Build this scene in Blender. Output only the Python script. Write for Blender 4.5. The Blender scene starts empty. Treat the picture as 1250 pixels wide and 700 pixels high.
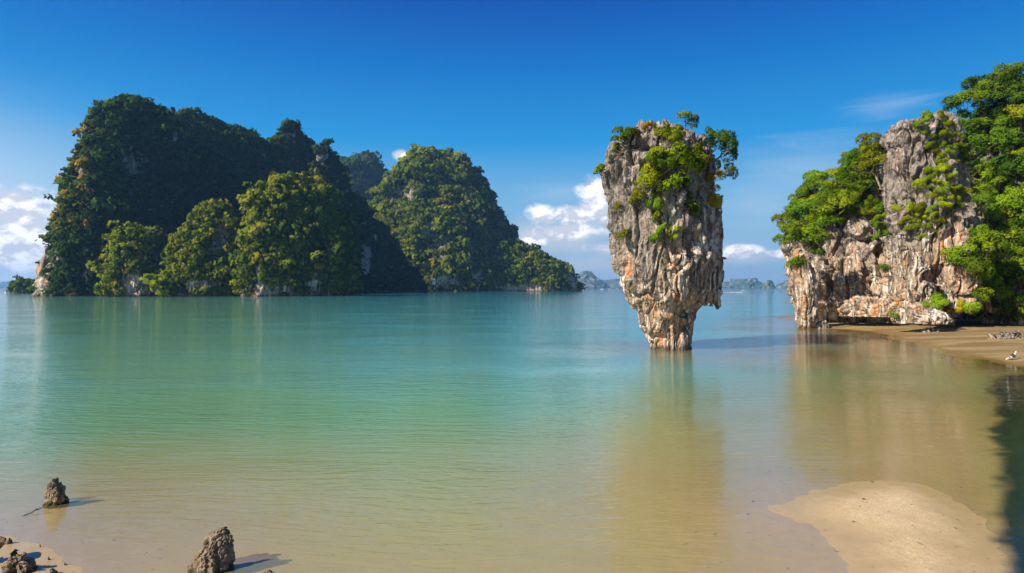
import bpy, math, random
import numpy as np
from mathutils import Vector, Matrix, noise as mnoise

# ------------------------------------------------------------------ camera
FPX, CX, CY, CAMZ = 745.0, 625.0, 351.0, 5.4
sc = bpy.context.scene
COL = sc.collection
cam_d = bpy.data.cameras.new('camera')
cam = bpy.data.objects.new('camera', cam_d)
COL.objects.link(cam)
cam.location = (0, 0, CAMZ)
cam.rotation_euler = (math.pi / 2, 0, 0)
cam_d.sensor_width = 36.0
cam_d.lens = 36.0 * FPX / 1250.0
cam_d.shift_y = 1.0 / 1250.0
cam_d.clip_start = 0.1
cam_d.clip_end = 60000
sc.camera = cam

# ------------------------------------------------------------------ light
SUN_EL = math.radians(37)
SUN_AZ = math.radians(-121)            # clockwise from +Y: behind and to the left
TO_SUN = Vector((math.sin(SUN_AZ) * math.cos(SUN_EL), math.cos(SUN_AZ) * math.cos(SUN_EL), math.sin(SUN_EL)))
sd = bpy.data.lights.new('sun', 'SUN')
sd.energy = 5.0
sd.angle = math.radians(0.53)
sd.color = (1.0, 0.92, 0.80)
so = bpy.data.objects.new('sun', sd)
COL.objects.link(so)
so.rotation_euler = TO_SUN.to_track_quat('Z', 'Y').to_euler()
so.location = (-60, -40, 80)

sc.view_settings.view_transform = 'Standard'
sc.view_settings.look = 'None'
sc.view_settings.exposure = 0.88
sc.view_settings.gamma = 1.0
sc.view_settings.use_curve_mapping = False
sc.cycles.use_denoising = True
sc.cycles.max_bounces = 6
sc.cycles.diffuse_bounces = 3
sc.cycles.glossy_bounces = 3
sc.cycles.transparent_max_bounces = 12
sc.cycles.volume_bounces = 0


# ------------------------------------------------------------------ node helper
class NT:
    def __init__(self, tree):
        self.t = tree
        self.n = tree.nodes
        self.l = tree.links

    def node(self, typ, **kw):
        nd = self.n.new(typ)
        for k, v in kw.items():
            setattr(nd, k, v)
        return nd

    def put(self, sock, v):
        if isinstance(v, bpy.types.NodeSocket):
            self.l.new(v, sock)
        elif v is not None:
            if hasattr(sock.default_value, '__len__') and not hasattr(v, '__len__'):
                sock.default_value = [v] * len(sock.default_value)
            else:
                if hasattr(v, '__len__') and len(v) == 3 and len(sock.default_value) == 4:
                    v = (*v, 1)
                sock.default_value = v

    def m(self, op, a, b=None, c=None, clamp=False):
        nd = self.node('ShaderNodeMath', operation=op, use_clamp=clamp)
        for i, v in enumerate((a, b, c)):
            if v is not None:
                self.put(nd.inputs[i], v)
        return nd.outputs[0]

    def v(self, op, a, b=None):
        nd = self.node('ShaderNodeVectorMath', operation=op)
        self.put(nd.inputs[0], a)
        if b is not None:
            self.put(nd.inputs[3 if op == 'SCALE' else 1], b)
        return nd.outputs[1 if op in ('LENGTH', 'DOT_PRODUCT') else 0]

    def mix(self, f, a, b, blend='MIX'):
        nd = self.node('ShaderNodeMix', data_type='RGBA', blend_type=blend)
        self.put(nd.inputs[0], f)
        self.put(nd.inputs[6], a)
        self.put(nd.inputs[7], b)
        return nd.outputs[2]

    def ss(self, x, a, b, lo=0.0, hi=1.0):
        nd = self.node('ShaderNodeMapRange', interpolation_type='SMOOTHSTEP')
        for i, q in enumerate((x, a, b, lo, hi)):
            self.put(nd.inputs[i], q)
        return nd.outputs[0]

    def noise(self, vec, scale, detail=4, rough=0.55, dist=0.0, col=False):
        nd = self.node('ShaderNodeTexNoise')
        self.put(nd.inputs['Vector'], vec)
        nd.inputs['Scale'].default_value = scale
        nd.inputs['Detail'].default_value = detail
        nd.inputs['Roughness'].default_value = rough
        nd.inputs['Distortion'].default_value = dist
        return nd.outputs['Color' if col else 'Fac']

    def voro(self, vec, scale, feature='F1', out='Distance'):
        nd = self.node('ShaderNodeTexVoronoi', feature=feature)
        self.put(nd.inputs['Vector'], vec)
        nd.inputs['Scale'].default_value = scale
        return nd.outputs[out]

    def ramp(self, f, stops):
        nd = self.node('ShaderNodeValToRGB')
        e = nd.color_ramp.elements
        while len(e) < len(stops):
            e.new(0.5)
        for el, (p, c) in zip(e, stops):
            el.position = p
            el.color = (*c, 1)
        self.put(nd.inputs[0], f)
        return nd.outputs[0]

    def mapping(self, vec, scale=(1, 1, 1), rot=(0, 0, 0)):
        nd = self.node('ShaderNodeMapping')
        self.put(nd.inputs[0], vec)
        nd.inputs['Rotation'].default_value = rot
        nd.inputs['Scale'].default_value = scale
        return nd.outputs[0]


# ------------------------------------------------------------------ sky
def build_world():
    w = bpy.data.worlds.new('World')
    sc.world = w
    w.use_nodes = True
    t = NT(w.node_tree)
    bg = t.n['Background']
    sky = t.node('ShaderNodeTexSky', sky_type='NISHITA', sun_disc=False, sun_elevation=SUN_EL,
                 sun_rotation=SUN_AZ, air_density=1.0, dust_density=0.6, ozone_density=2.0)
    d = t.node('ShaderNodeTexCoord').outputs['Generated']
    sep = t.node('ShaderNodeSeparateXYZ')
    t.put(sep.inputs[0], d)
    x, y, z = sep.outputs
    az = t.m('ARCTAN2', x, y)
    el = t.m('ARCSINE', z)
    # clear air: deep blue overhead, pale to the horizon
    deg = t.m('MULTIPLY', el, 180 / math.pi / 60)
    grad = t.ramp(deg, [(0.0, (.40, .58, .75)), (0.05, (.34, .57, .78)), (0.14, (.19, .49, .80)), (0.22, (.020, .33, .76)),
                        (0.33, (.003, .185, .62)), (0.43, (.001, .08, .45)), (1.0, (.001, .05, .30))])
    grad = t.v('SCALE', grad, 10.0)
    left = t.m('MULTIPLY', t.ss(az, -0.45, -0.90), t.ss(el, 0.30, 0.03))
    grad = t.mix(t.m('MULTIPLY', left, 0.8), grad, (10.0, 10.8, 11.8))
    col = t.mix(0.98, sky.outputs[0], grad)
    # clouds: direction based cumulus banks and thin streaks
    nv = t.v('SCALE', d, 1.0)
    n1 = t.noise(t.mapping(nv, (1, 1, 1.5)), 22.0, 7, 0.6)
    n2 = t.noise(t.mapping(t.v('ADD', nv, (0.006, 0.0, -0.012)), (1, 1, 1.5)), 22.0, 7, 0.6)
    n3 = t.noise(t.mapping(nv, (1, 1, 6.0), (0, 0.5, 0)), 9.0, 5, 0.6, 0.8)

    def bank(items, grow, sharp, amp, nz):
        tot = None
        for (u, v, ru, rv) in items:
            a0 = math.atan((u - CX) / FPX)
            e0 = math.atan((CY - v) / FPX * math.cos(a0))
            ra, re = ru / FPX * math.cos(a0) ** 2, rv / FPX * math.cos(a0)
            p = t.m('DIVIDE', t.m('SUBTRACT', az, a0), ra)
            q = t.m('DIVIDE', t.m('SUBTRACT', el, e0), re)
            dd = t.m('SQRT', t.m('ADD', t.m('MULTIPLY', p, p), t.m('MULTIPLY', q, q)))
            mk = t.m('SUBTRACT', 1.0, dd)
            tot = mk if tot is None else t.m('SMOOTH_MAX', tot, mk, 0.25)
        val = t.m('ADD', tot, t.m('MULTIPLY', t.m('SUBTRACT', nz, 0.5), amp))
        return t.ss(val, grow, grow + sharp)
    cum = [(22, 262, 66, 48), (-60, 250, 100, 70), (45, 305, 90, 44), (-30, 310, 90, 50), (738, 246, 40, 38), (704, 262, 44, 18), (665, 264, 26, 17), (690, 282, 50, 13), (650, 290, 24, 12),
           (488, 190, 12, 9), (905, 307, 46, 10), (950, 310, 30, 8), (740, 302, 32, 9)]
    soft = [(0, 315, 150, 60), (690, 290, 95, 38), (645, 285, 46, 28), (720, 325, 120, 22), (915, 315, 70, 12), (760, 310, 60, 16)]
    thin = [(1085, 130, 90, 20), (985, 200, 130, 50), (930, 250, 90, 40), (690, 235, 80, 26)]
    f_soft = t.m('MULTIPLY', bank(soft, 0.05, 0.9, 0.9, n1), 0.78)
    f_cum = bank(cum, 0.02, 0.60, 1.5, n1)
    f_thin = t.m('MULTIPLY', bank(thin, 0.0, 1.2, 1.4, n3), 0.26)
    col = t.mix(f_thin, col, (6.5, 7.6, 9.0))
    col = t.mix(f_soft, col, (6.6, 7.1, 8.0))
    shade = t.ss(t.m('SUBTRACT', n1, n2), -0.07, 0.09)
    ccol = t.mix(shade, (7.2, 7.5, 8.6), (13.0, 12.8, 12.5))
    col = t.mix(f_cum, col, ccol)
    t.put(bg.inputs[0], col)
    bg.inputs[1].default_value = 0.053


build_world()

# ------------------------------------------------------------------ numpy noise


def _h(ix, iy, iz, seed):
    h = (ix.astype(np.int64) * 374761393 + iy.astype(np.int64) * 668265263 + iz.astype(np.int64) * 2147483647 + seed * 974634777) & 0xFFFFFFFF
    h = ((h ^ (h >> 13)) * 1274126177) & 0xFFFFFFFF
    h = ((h ^ (h >> 16)) * 2246822519) & 0xFFFFFFFF
    h = h ^ (h >> 15)
    return (h & 0xFFFFFF).astype(np.float64) / 0xFFFFFF


def vnoise(p, seed=0):
    i = np.floor(p).astype(np.int64)
    f = p - i
    u = f * f * f * (f * (f * 6 - 15) + 10)
    r = 0
    for dx in (0, 1):
        wx = u[:, 0] if dx else 1 - u[:, 0]
        for dy in (0, 1):
            wy = u[:, 1] if dy else 1 - u[:, 1]
            for dz in (0, 1):
                wz = u[:, 2] if dz else 1 - u[:, 2]
                r = r + wx * wy * wz * _h(i[:, 0] + dx, i[:, 1] + dy, i[:, 2] + dz, seed)
    return r * 2 - 1


def fbm(p, octv=4, seed=0, gain=0.5):
    a, r, s = 1.0, 0, 0
    for k in range(octv):
        r = r + a * vnoise(p * (2.03 ** k) + 17.3 * k, seed + k)
        s += a
        a *= gain
    return r / s


def ridged(p, octv=4, seed=0, gain=0.5):
    a, r, s = 1.0, 0, 0
    for k in range(octv):
        r = r + a * (1 - np.abs(vnoise(p * (2.07 ** k) + 9.1 * k, seed + k)) * 1.6)
        s += a
        a *= gain
    return r / s


def worley(p, seed=0):
    i = np.floor(p).astype(np.int64)
    f1 = np.full(len(p), 9.0)
    f2 = np.full(len(p), 9.0)
    cid = np.zeros(len(p))
    vec = np.zeros((len(p), 3))
    for dx in (-1, 0, 1):
        for dy in (-1, 0, 1):
            for dz in (-1, 0, 1):
                cx, cy, cz = i[:, 0] + dx, i[:, 1] + dy, i[:, 2] + dz
                q = np.stack([cx + _h(cx, cy, cz, seed), cy + _h(cx, cy, cz, seed + 1), cz + _h(cx, cy, cz, seed + 2)], 1)
                d = np.sqrt(((q - p) ** 2).sum(1))
                h = _h(cx, cy, cz, seed + 3)
                nearer = d < f1
                f2 = np.where(nearer, f1, np.minimum(f2, d))
                cid = np.where(nearer, h, cid)
                vec = np.where(nearer[:, None], p - q, vec)
                f1 = np.where(nearer, d, f1)
    k1, k2 = cid * 6.2832, (cid * 57.31) % 1 * 2 - 1
    tilt = vec[:, 0] * np.cos(k1) + vec[:, 1] * np.sin(k1) + vec[:, 2] * k2 * 1.4
    return f1, f2, cid, tilt


def sstep(x, a, b):
    t = np.clip((x - a) / (b - a), 0, 1)
    return t * t * (3 - 2 * t)


# ------------------------------------------------------------------ object helpers
def px(u, v, D):
    return Vector(((u - CX) / FPX * D, D, CAMZ + (CY - v) / FPX * D))


def project(P):
    P = np.asarray(P, float)
    return CX + P[:, 0] / P[:, 1] * FPX, CY - (P[:, 2] - CAMZ) / P[:, 1] * FPX


def np_mesh(name, V, F, smooth=True, attrs=None):
    V = np.asarray(V, np.float32)
    F = np.asarray(F, np.int32)
    k = F.shape[1]
    me = bpy.data.meshes.new(name)
    me.vertices.add(len(V))
    me.vertices.foreach_set('co', V.ravel())
    me.loops.add(F.size)
    me.loops.foreach_set('vertex_index', F.ravel())
    me.polygons.add(len(F))
    me.polygons.foreach_set('loop_start', np.arange(0, F.size, k, dtype=np.int32))
    me.polygons.foreach_set('use_smooth', np.full(len(F), smooth))
    me.update(calc_edges=True)
    for an, (typ, arr) in (attrs or {}).items():
        a = me.attributes.new(an, typ, 'POINT')
        arr = np.asarray(arr, np.float32)
        a.data.foreach_set({'FLOAT': 'value', 'FLOAT_VECTOR': 'vector', 'FLOAT_COLOR': 'color'}[typ], arr.ravel())
    me.validate()
    return me


def obj(name, me, mat=None, parent=None, loc=None):
    o = bpy.data.objects.new(name, me)
    COL.objects.link(o)
    if mat is not None and not me.materials:
        me.materials.append(mat)
    if parent is not None:
        o.parent = parent
    if loc is not None:
        o.location = loc
    return o


def tag(o, label=None, cat=None, group=None, kind=None):
    if label:
        o['label'] = label
    if cat:
        o['category'] = cat
    if group:
        o['group'] = group
    if kind:
        o['kind'] = kind
    return o


def empty(name, loc, label, cat, group=None):
    o = bpy.data.objects.new(name, None)
    COL.objects.link(o)
    o.location = loc
    o.empty_display_size = 0.2
    return tag(o, label, cat, group)


class Join:
    def __init__(self):
        self.V, self.F, self.n = [], [], 0

    def add(self, V, F):
        self.V.append(np.asarray(V, float))
        self.F.append(np.asarray(F, int) + self.n)
        self.n += len(V)

    def get(self):
        return np.concatenate(self.V), np.concatenate(self.F)


def grid_faces(nz, nt, wrap=True):
    a = np.arange(nz - 1)[:, None] * nt
    j = np.arange(nt if wrap else nt - 1)
    j2 = (j + 1) % nt
    return np.stack([a + j, a + j2, a + nt + j2, a + nt + j], -1).reshape(-1, 4)


def grid_normals(G, wrap=True):
    if wrap:
        dt = np.roll(G, -1, 1) - np.roll(G, 1, 1)
    else:
        dt = np.gradient(G, axis=1)
    dz = np.gradient(G, axis=0)
    n = np.cross(dt, dz)
    ln = np.linalg.norm(n, axis=2, keepdims=True)
    n = n / np.maximum(ln, 1e-9)
    return n


def smooth1(a, it):
    for _ in range(it):
        b = a.copy()
        b[1:-1] = (a[:-2] + 2 * a[1:-1] + a[2:]) / 4
        a = b
    return a


def tower(D, L, R, disp, nt=200, nz=160, ratio=0.8, shear=0.0, p=2.0, zbot=-1.0, inset=None, topw=1.6, smooth=4, lean=0.0, cut=None):
    """A karst tower: stacked closed plan outlines, L and R list (u, v) of its two flanks, bottom to top, at distance D."""
    al = np.arctan((np.array(L, float)[:, 0] - CX) / FPX)
    ar = np.arctan((np.array(R, float)[:, 0] - CX) / FPX)
    A = (al.min() + ar.max()) / 2
    Rc = D / math.cos(A)
    cA, sA = math.cos(A), math.sin(A)
    c0 = 0.0

    def conv(S, an):
        td = np.tan(an - A)
        tt = td * (Rc - shear * c0) / (1 - shear * td)
        yy = (Rc + shear * (tt - c0)) * cA - tt * sA
        return CAMZ + (CY - np.array(S, float)[:, 1]) / FPX * yy, tt
    zl, xl = conv(L, al)
    zr, xr = conv(R, ar)
    ztop = max(zl[-1], zr[-1])
    t = np.linspace(0, 1, nz)
    z = zbot + (ztop - zbot) * (1 - (1 - t) ** topw)
    l = smooth1(np.interp(z, zl, xl), smooth)
    r = smooth1(np.interp(z, zr, xr), smooth)
    c, rx = (l + r) / 2, np.maximum((r - l) / 2, 0.01)
    if inset is not None:
        rx = np.maximum(rx - inset(z), 0.05)
    rx[-1] = 0.02
    ry = ratio * rx
    if inset is not None:
        ry = np.maximum(ry - inset(z) * (1 - ratio) * 0.5, 0.05)
    ph = np.linspace(0, 2 * np.pi, nt, endpoint=False)
    cs, sn = np.cos(ph), np.sin(ph)
    ex = np.sign(cs) * np.abs(cs) ** (2 / p)
    ey = np.sign(sn) * np.abs(sn) ** (2 / p)
    X = c[:, None] + rx[:, None] * ex[None]
    dy = ry[:, None] * ey[None] + shear * (X - c0) + lean * z[:, None]
    if cut is not None:
        dy = dy + cut[1] * rx[:, None] * np.maximum(ex[None] - cut[0], 0)
    G = np.stack([(Rc + dy) * sA + X * cA, (Rc + dy) * cA - X * sA, z[:, None] + 0 * X], -1)
    N = grid_normals(G)
    P = G.reshape(-1, 3)
    Nf = N.reshape(-1, 3)
    if disp is not None:
        d, nb = disp(P, Nf)
        P = P + nb * d[:, None]
    G = P.reshape(G.shape)
    # close the top on one point
    G[-1] = G[-1].mean(0)
    G[0] = G[1].mean(0)
    N = grid_normals(G)
    N[-1] = (0, 0, 1)
    V = G.reshape(-1, 3)
    return V, grid_faces(nz, nt), N.reshape(-1, 3)


# ------------------------------------------------------------------ materials
def new_mat(name):
    m = bpy.data.materials.new(name)
    m.use_nodes = True
    t = NT(m.node_tree)
    for nd in list(t.n):
        t.n.remove(nd)
    out = t.node('ShaderNodeOutputMaterial')
    return m, t, out


def principled(t, out, col, rough=0.8, normal=None, spec=0.3):
    b = t.node('ShaderNodeBsdfPrincipled')
    t.put(b.inputs['Base Color'], col)
    t.put(b.inputs['Roughness'], rough)
    t.put(b.inputs['Specular IOR Level'], spec)
    if normal is not None:
        t.put(b.inputs['Normal'], normal)
    t.put(out.inputs[0], b.outputs[0])
    return b


def bump(t, h, strength=0.6, dist=0.1, normal=None):
    b = t.node('ShaderNodeBump')
    b.inputs['Strength'].default_value = strength
    b.inputs['Distance'].default_value = dist
    t.put(b.inputs['Height'], h)
    if normal is not None:
        t.put(b.inputs['Normal'], normal)
    return b.outputs[0]


def rock_mat(name, unit, zlo, zhi, warm=1.0, tide=1.0, green=0.0):
    """Limestone: grey lichen-weathered above, bare tan, white and rust below; unit = size of a feature in metres."""
    m, t, out = new_mat(name)
    P = t.node('ShaderNodeNewGeometry').outputs['Position']
    s = 1.0 / unit
    shade = 1.0
    sep = t.node('ShaderNodeSeparateXYZ')
    t.put(sep.inputs[0], P)
    z = sep.outputs[2]
    big = t.noise(P, 0.35 * s, 4, 0.6)
    med = t.noise(P, 1.6 * s, 6, 0.65)
    fine = t.noise(P, 7 * s, 5, 0.7)
    stk = t.noise(t.mapping(P, (1.6 * s, 1.6 * s, 0.16 * s)), 1.0, 5, 0.6, 0.3)
    stk2 = t.noise(t.mapping(P, (3.4 * s, 3.4 * s, 0.3 * s)), 1.0, 4, 0.6)
    zone = t.noise(t.mapping(P, (.20 * s, .20 * s, .11 * s)), 1.0, 4, 0.6, 0.5)
    hgt = t.m('ADD', t.ss(z, zlo, zhi), t.m('MULTIPLY', t.m('SUBTRACT', zone, 0.5), 2.6))
    grey = t.ramp(med, [(0.2, (.075, .058, .046)), (0.45, (.20, .162, .128)), (0.62, (.315, .265, .215)), (0.8, (.45, .395, .335))])
    tan = t.ramp(med, [(0.2, (.10, .060, .034)), (0.42, (.28, .19, .115)), (0.58, (.43, .32, .215)), (0.78, (.60, .51, .40))])
    col = t.mix(t.ss(hgt, 0.1, 0.8), tan, grey)
    zone2 = t.noise(t.mapping(P, (.33 * s, .33 * s, .13 * s)), 1.3, 3, 0.55, 0.8)
    col = t.mix(t.m('MULTIPLY', t.ss(zone2, .54, .66), t.ss(hgt, 1.1, 0.3)), col, t.mix(med, (.40, .33, .25), (.72, .66, .56)))
    rust = t.m('MULTIPLY', t.ss(stk, 0.50, 0.66), t.m('MULTIPLY', t.ss(hgt, 1.05, 0.2), t.ss(zone2, .54, .44)))
    col = t.mix(t.m('MULTIPLY', rust, 0.9 * warm), col, (.46, .18, .055))
    white = t.m('MULTIPLY', t.ss(stk2, 0.53, 0.66), t.ss(hgt, 1.15, 0.2))
    col = t.mix(t.m('MULTIPLY', white, 0.85), col, (.70, .64, .55))
    dark = t.m('MULTIPLY', t.ss(stk, 0.54, 0.42), t.ss(stk2, 0.64, 0.44))
    col = t.mix(t.m('MULTIPLY', dark, 0.8), col, (.055, .045, .038))
    moss = t.m('MULTIPLY', t.ss(t.noise(P, 0.8 * s, 5, 0.7), 0.56, 0.66), t.ss(fine, 0.4, 0.6))
    col = t.mix(t.m('MULTIPLY', moss, 0.45 + green), col, (.16, .14, .035))
    col = t.mix(t.m('MULTIPLY', t.ss(fine, 0.42, 0.3), 0.55), col, (.05, .042, .036))
    if tide:
        band = t.ss(t.m('ADD', z, t.m('MULTIPLY', med, tide)), 1.25 * tide, 0.55 * tide)
        col = t.mix(t.m('MULTIPLY', band, 0.75), col, (.075, .05, .028))
    cr = t.voro(t.mapping(P, (1, 1, 0.55)), 1.3 * s, 'DISTANCE_TO_EDGE')
    h = t.m('ADD', t.m('MULTIPLY', med, 0.9), t.m('ADD', t.m('MULTIPLY', fine, 0.35), t.m('MULTIPLY', t.ss(cr, 0.0, 0.12), 0.22)))
    h = t.m('ADD', h, t.m('MULTIPLY', stk2, 0.8))
    principled(t, out, col, 0.9, bump(t, h, 0.85, 0.32 * unit), 0.15)
    return m


def leaf_mat(name, dark, mid, lite, warm, instanced=True, trans=0.3):
    """Foliage; 'nrm' carries the soft crown normal, 'tint' the leaf clump's own hue."""
    m, t, out = new_mat(name)
    an = t.node('ShaderNodeAttribute', attribute_name='nrm').outputs['Vector']
    tint = t.node('ShaderNodeAttribute', attribute_name='tint').outputs['Fac']
    if instanced:
        vt = t.node('ShaderNodeVectorTransform', vector_type='NORMAL', convert_from='OBJECT', convert_to='WORLD')
        t.put(vt.inputs[0], an)
        an = vt.outputs[0]
        oi = t.node('ShaderNodeObjectInfo')
        rnd = oi.outputs['Random']
        ocol = oi.outputs['Color']
    an = t.v('NORMALIZE', an)
    col = t.ramp(tint, [(0.0, dark), (0.4, mid), (0.78, lite), (1.0, warm)])
    if instanced:
        col = t.mix(1.0, col, ocol, 'MULTIPLY')
        hs = t.node('ShaderNodeHueSaturation')
        t.put(hs.inputs['Hue'], t.m('ADD', 0.485, t.m('MULTIPLY', rnd, 0.03)))
        t.put(hs.inputs['Value'], t.m('ADD', 0.8, t.m('MULTIPLY', rnd, 0.4)))
        t.put(hs.inputs['Color'], col)
        col = hs.outputs[0]
    df = t.node('ShaderNodeBsdfDiffuse')
    t.put(df.inputs[0], col)
    t.put(df.inputs['Normal'], an)
    tr = t.node('ShaderNodeBsdfTranslucent')
    t.put(tr.inputs[0], t.mix(1.0, col, (1.0, 1.0, 0.35), 'MULTIPLY'))
    mx = t.node('ShaderNodeMixShader')
    mx.inputs[0].default_value = trans
    t.put(mx.inputs[1], df.outputs[0])
    t.put(mx.inputs[2], tr.outputs[0])
    t.put(out.inputs[0], mx.outputs[0])
    return m


def plain(name, col, rough=0.6, var=0.15, scale=8.0, spec=0.3):
    m, t, out = new_mat(name)
    P = t.node('ShaderNodeTexCoord').outputs['Object']
    n = t.noise(P, scale, 5, 0.6)
    c = t.mix(t.ss(n, 0.3, 0.7), [q * (1 - var) for q in col], [min(1, q * (1 + var)) for q in col])
    principled(t, out, c, rough, bump(t, n, 0.3, 0.02), spec)
    return m


M_STACK = rock_mat('limestone_stack', 1.0, 1.0, 15.0)
M_CLIFF = rock_mat('limestone_cliff', 1.3, 3.0, 19.0)
M_HILL = rock_mat('limestone_hill', 5.0, 2.0, 30.0, 1.0, 2.6, 0.35)
M_BARK = plain('bark', (.16, .12, .085), 0.9, 0.35, 6.0, 0.1)
M_LEAF = leaf_mat('leaves_near', (.026, .058, .008), (.088, .155, .013), (.195, .265, .018), (.29, .26, .02))
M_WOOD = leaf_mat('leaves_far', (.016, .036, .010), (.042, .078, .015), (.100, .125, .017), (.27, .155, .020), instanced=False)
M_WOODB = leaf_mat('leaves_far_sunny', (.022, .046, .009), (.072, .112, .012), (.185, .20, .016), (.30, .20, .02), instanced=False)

# ------------------------------------------------------------------ ground and water
rngG = np.random.default_rng(3)


def flat_poly(pts):
    """Outline on the water plane of a shape given by where it is looked at from the viewpoint."""
    return np.array([[(u - CX) / (v - CY) * CAMZ, FPX / (v - CY) * CAMZ] for u, v in pts])


def poly_sd(X, Y, poly):
    """Signed distance, positive inside."""
    d = np.full(len(X), 1e9)
    ins = np.zeros(len(X), bool)
    n = len(poly)
    for i in range(n):
        ax, ay = poly[i - 1]
        bx, by = poly[i]
        ex, ey = bx - ax, by - ay
        t = np.clip(((X - ax) * ex + (Y - ay) * ey) / (ex * ex + ey * ey), 0, 1)
        d = np.minimum(d, np.hypot(X - ax - t * ex, Y - ay - t * ey))
        cr = (ay > Y) != (by > Y)
        with np.errstate(divide='ignore', invalid='ignore'):
            ins ^= cr & (X < ex * (Y - ay) / (ey if ey != 0 else 1e-9) + ax)
    return np.where(ins, d, -d)


SANDS = [  # outline, slope inside, slope outside, highest
    (flat_poly([(938, 622), (950, 617), (965, 612), (990, 603), (1040, 591), (1090, 586), (1130, 592), (1170, 616), (1212, 650), (1240, 690), (1262, 760), (1060, 760), (1036, 705), (1012, 660), (985, 642), (962, 632), (945, 627)]), .07, .045, .16),
    (flat_poly([(1120, 551), (1150, 541), (1190, 530), (1240, 520), (1320, 512), (1330, 525), (1250, 540), (1190, 551)]), .03, .035, -.015),
    (flat_poly([(972, 402), (1000, 402), (1030, 403), (1062, 406), (1088, 412), (1120, 423), (1150, 431), (1200, 439), (1250, 449), (1330, 462), (1420, 474), (1500, 400), (1250, 386), (1000, 392), (974, 400)]), .065, .04, .85),
    (flat_poly([(-120, 655), (-40, 650), (5, 658), (40, 672), (70, 692), (84, 730), (80, 800), (-200, 800)]), .05, .05, .05),
    (flat_poly([(938, 388.4), (955, 386.6), (985, 385.2), (1030, 386), (1030, 391), (968, 389.6)]), .05, .12, .14),
    (flat_poly([(842, 426), (880, 427.5), (930, 430), (985, 431), (985, 434), (930, 433), (880, 430.5)]), .02, .05, -.005),
]


def bed_height(X, Y):
    p = np.stack([X, Y, 0 * X], 1)
    r = np.hypot(X, Y)
    h = -0.20 - 0.026 * np.maximum(Y - 10.0, 0)
    h = np.maximum(h, -3.2)
    wob = 0.5 * fbm(p * 0.45, 3, 75)
    for poly, si, so_, top in SANDS:
        sd_ = poly_sd(X, Y, poly)
        sd_ = sd_ + wob * np.minimum(1.0, np.abs(sd_) + .25)
        g = np.where(sd_ > 0, top * (1 - np.exp(-sd_ * si / max(abs(top), .01))), sd_ * so_) if top > 0 else np.where(sd_ > 0, top, sd_ * so_ + top)
        k = 0.12
        m = np.maximum(k - np.abs(h - g), 0) / k
        h = np.maximum(h, g) + m * m * k * 0.25 * (g > -1)
    h = h + 0.016 * fbm(p * 0.7, 2, 72) + 0.006 * fbm(p * 3.1, 3, 76)
    h = h + 0.005 * vnoise(p * np.array([2.2, 7.0, 1]) + 2.0 * fbm(p * 0.5, 2, 74)[:, None], 73)
    h = h + 0.07 * fbm(p * np.array([.22, .4, 1]), 3, 78) * sstep(Y, 38, 50) * sstep(X, 22, 34)
    lim = sstep(r, 1500, 400)
    return np.where(r > 130, -3.2, h) * lim + -3.2 * (1 - lim)


def polar(r0, r1, nr, nth, a=62):
    th = np.radians(np.linspace(-a, a, nth))
    r = r0 * (r1 / r0) ** np.linspace(0, 1, nr)
    R, T = np.meshgrid(r, th, indexing='ij')
    return R * np.sin(T), R * np.cos(T)


def rough_sheet():
    X, Y = polar(3.0, 9000, 430, 420)
    return X, Y


X, Y = rough_sheet()
xf, yf = X.ravel(), Y.ravel()
H = bed_height(xf, yf)
wf = grid_faces(X.shape[0], X.shape[1], False)
bed_me = np_mesh('sand_bed', np.stack([xf, yf, H], 1), wf)


def sand_mat():
    m, t, out = new_mat('sand')
    P = t.node('ShaderNodeNewGeometry').outputs['Position']
    sep = t.node('ShaderNodeSeparateXYZ')
    t.put(sep.inputs[0], P)
    z = sep.outputs[2]
    n1 = t.noise(P, 0.5, 5, 0.6)
    n2 = t.noise(P, 22.0, 4, 0.7)
    n3 = t.noise(P, 3.0, 6, 0.7)
    wet = t.ss(t.m('ADD', z, t.m('MULTIPLY', t.m('SUBTRACT', n1, 0.5), 0.10)), 0.12, 0.015)
    dry = t.mix(n3, (.52, .385, .20), (.70, .555, .34))
    dry = t.mix(t.ss(n2, 0.40, 0.60), t.mix(0.55, dry, (.25, .17, .09)), dry)
    damp = t.mix(n3, (.30, .205, .085), (.41, .30, .14))
    sepx = t.m('SUBTRACT', sep.outputs[1], 24.0)
    mud = t.mix(n3, (.14, .085, .02), (.22, .14, .04))
    damp = t.mix(t.ss(sepx, 0.0, 20.0), damp, mud)
    dry = t.mix(t.ss(sepx, 0.0, 20.0), dry, t.mix(t.ss(t.noise(t.mapping(P, (.12, .5, 1)), 1.0, 4, .6), .4, .65), (.155, .100, .030), t.mix(n3, (.21, .14, .048), (.33, .23, .095))))
    col = t.mix(wet, dry, damp)
    col = t.mix(t.m('MULTIPLY', t.ss(t.noise(P, 5.5, 2, 0.5), 0.68, 0.74), 0.6), col, (.10, .07, .04))
    h = t.m('ADD', t.m('MULTIPLY', n2, 0.35), n3)
    principled(t, out, col, t.mix(wet, (.9, .9, .9), (.22, .22, .22)), bump(t, t.m('MULTIPLY', h, t.m('SUBTRACT', 1.0, t.m('MULTIPLY', wet, .85))), 0.8, 0.05), 0.45)
    return m


bed = obj('sand_bed', bed_me, sand_mat())
tag(bed, 'golden sand bed rising to sandbars and a beach below the cliff', 'sand', kind='structure')


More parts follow.
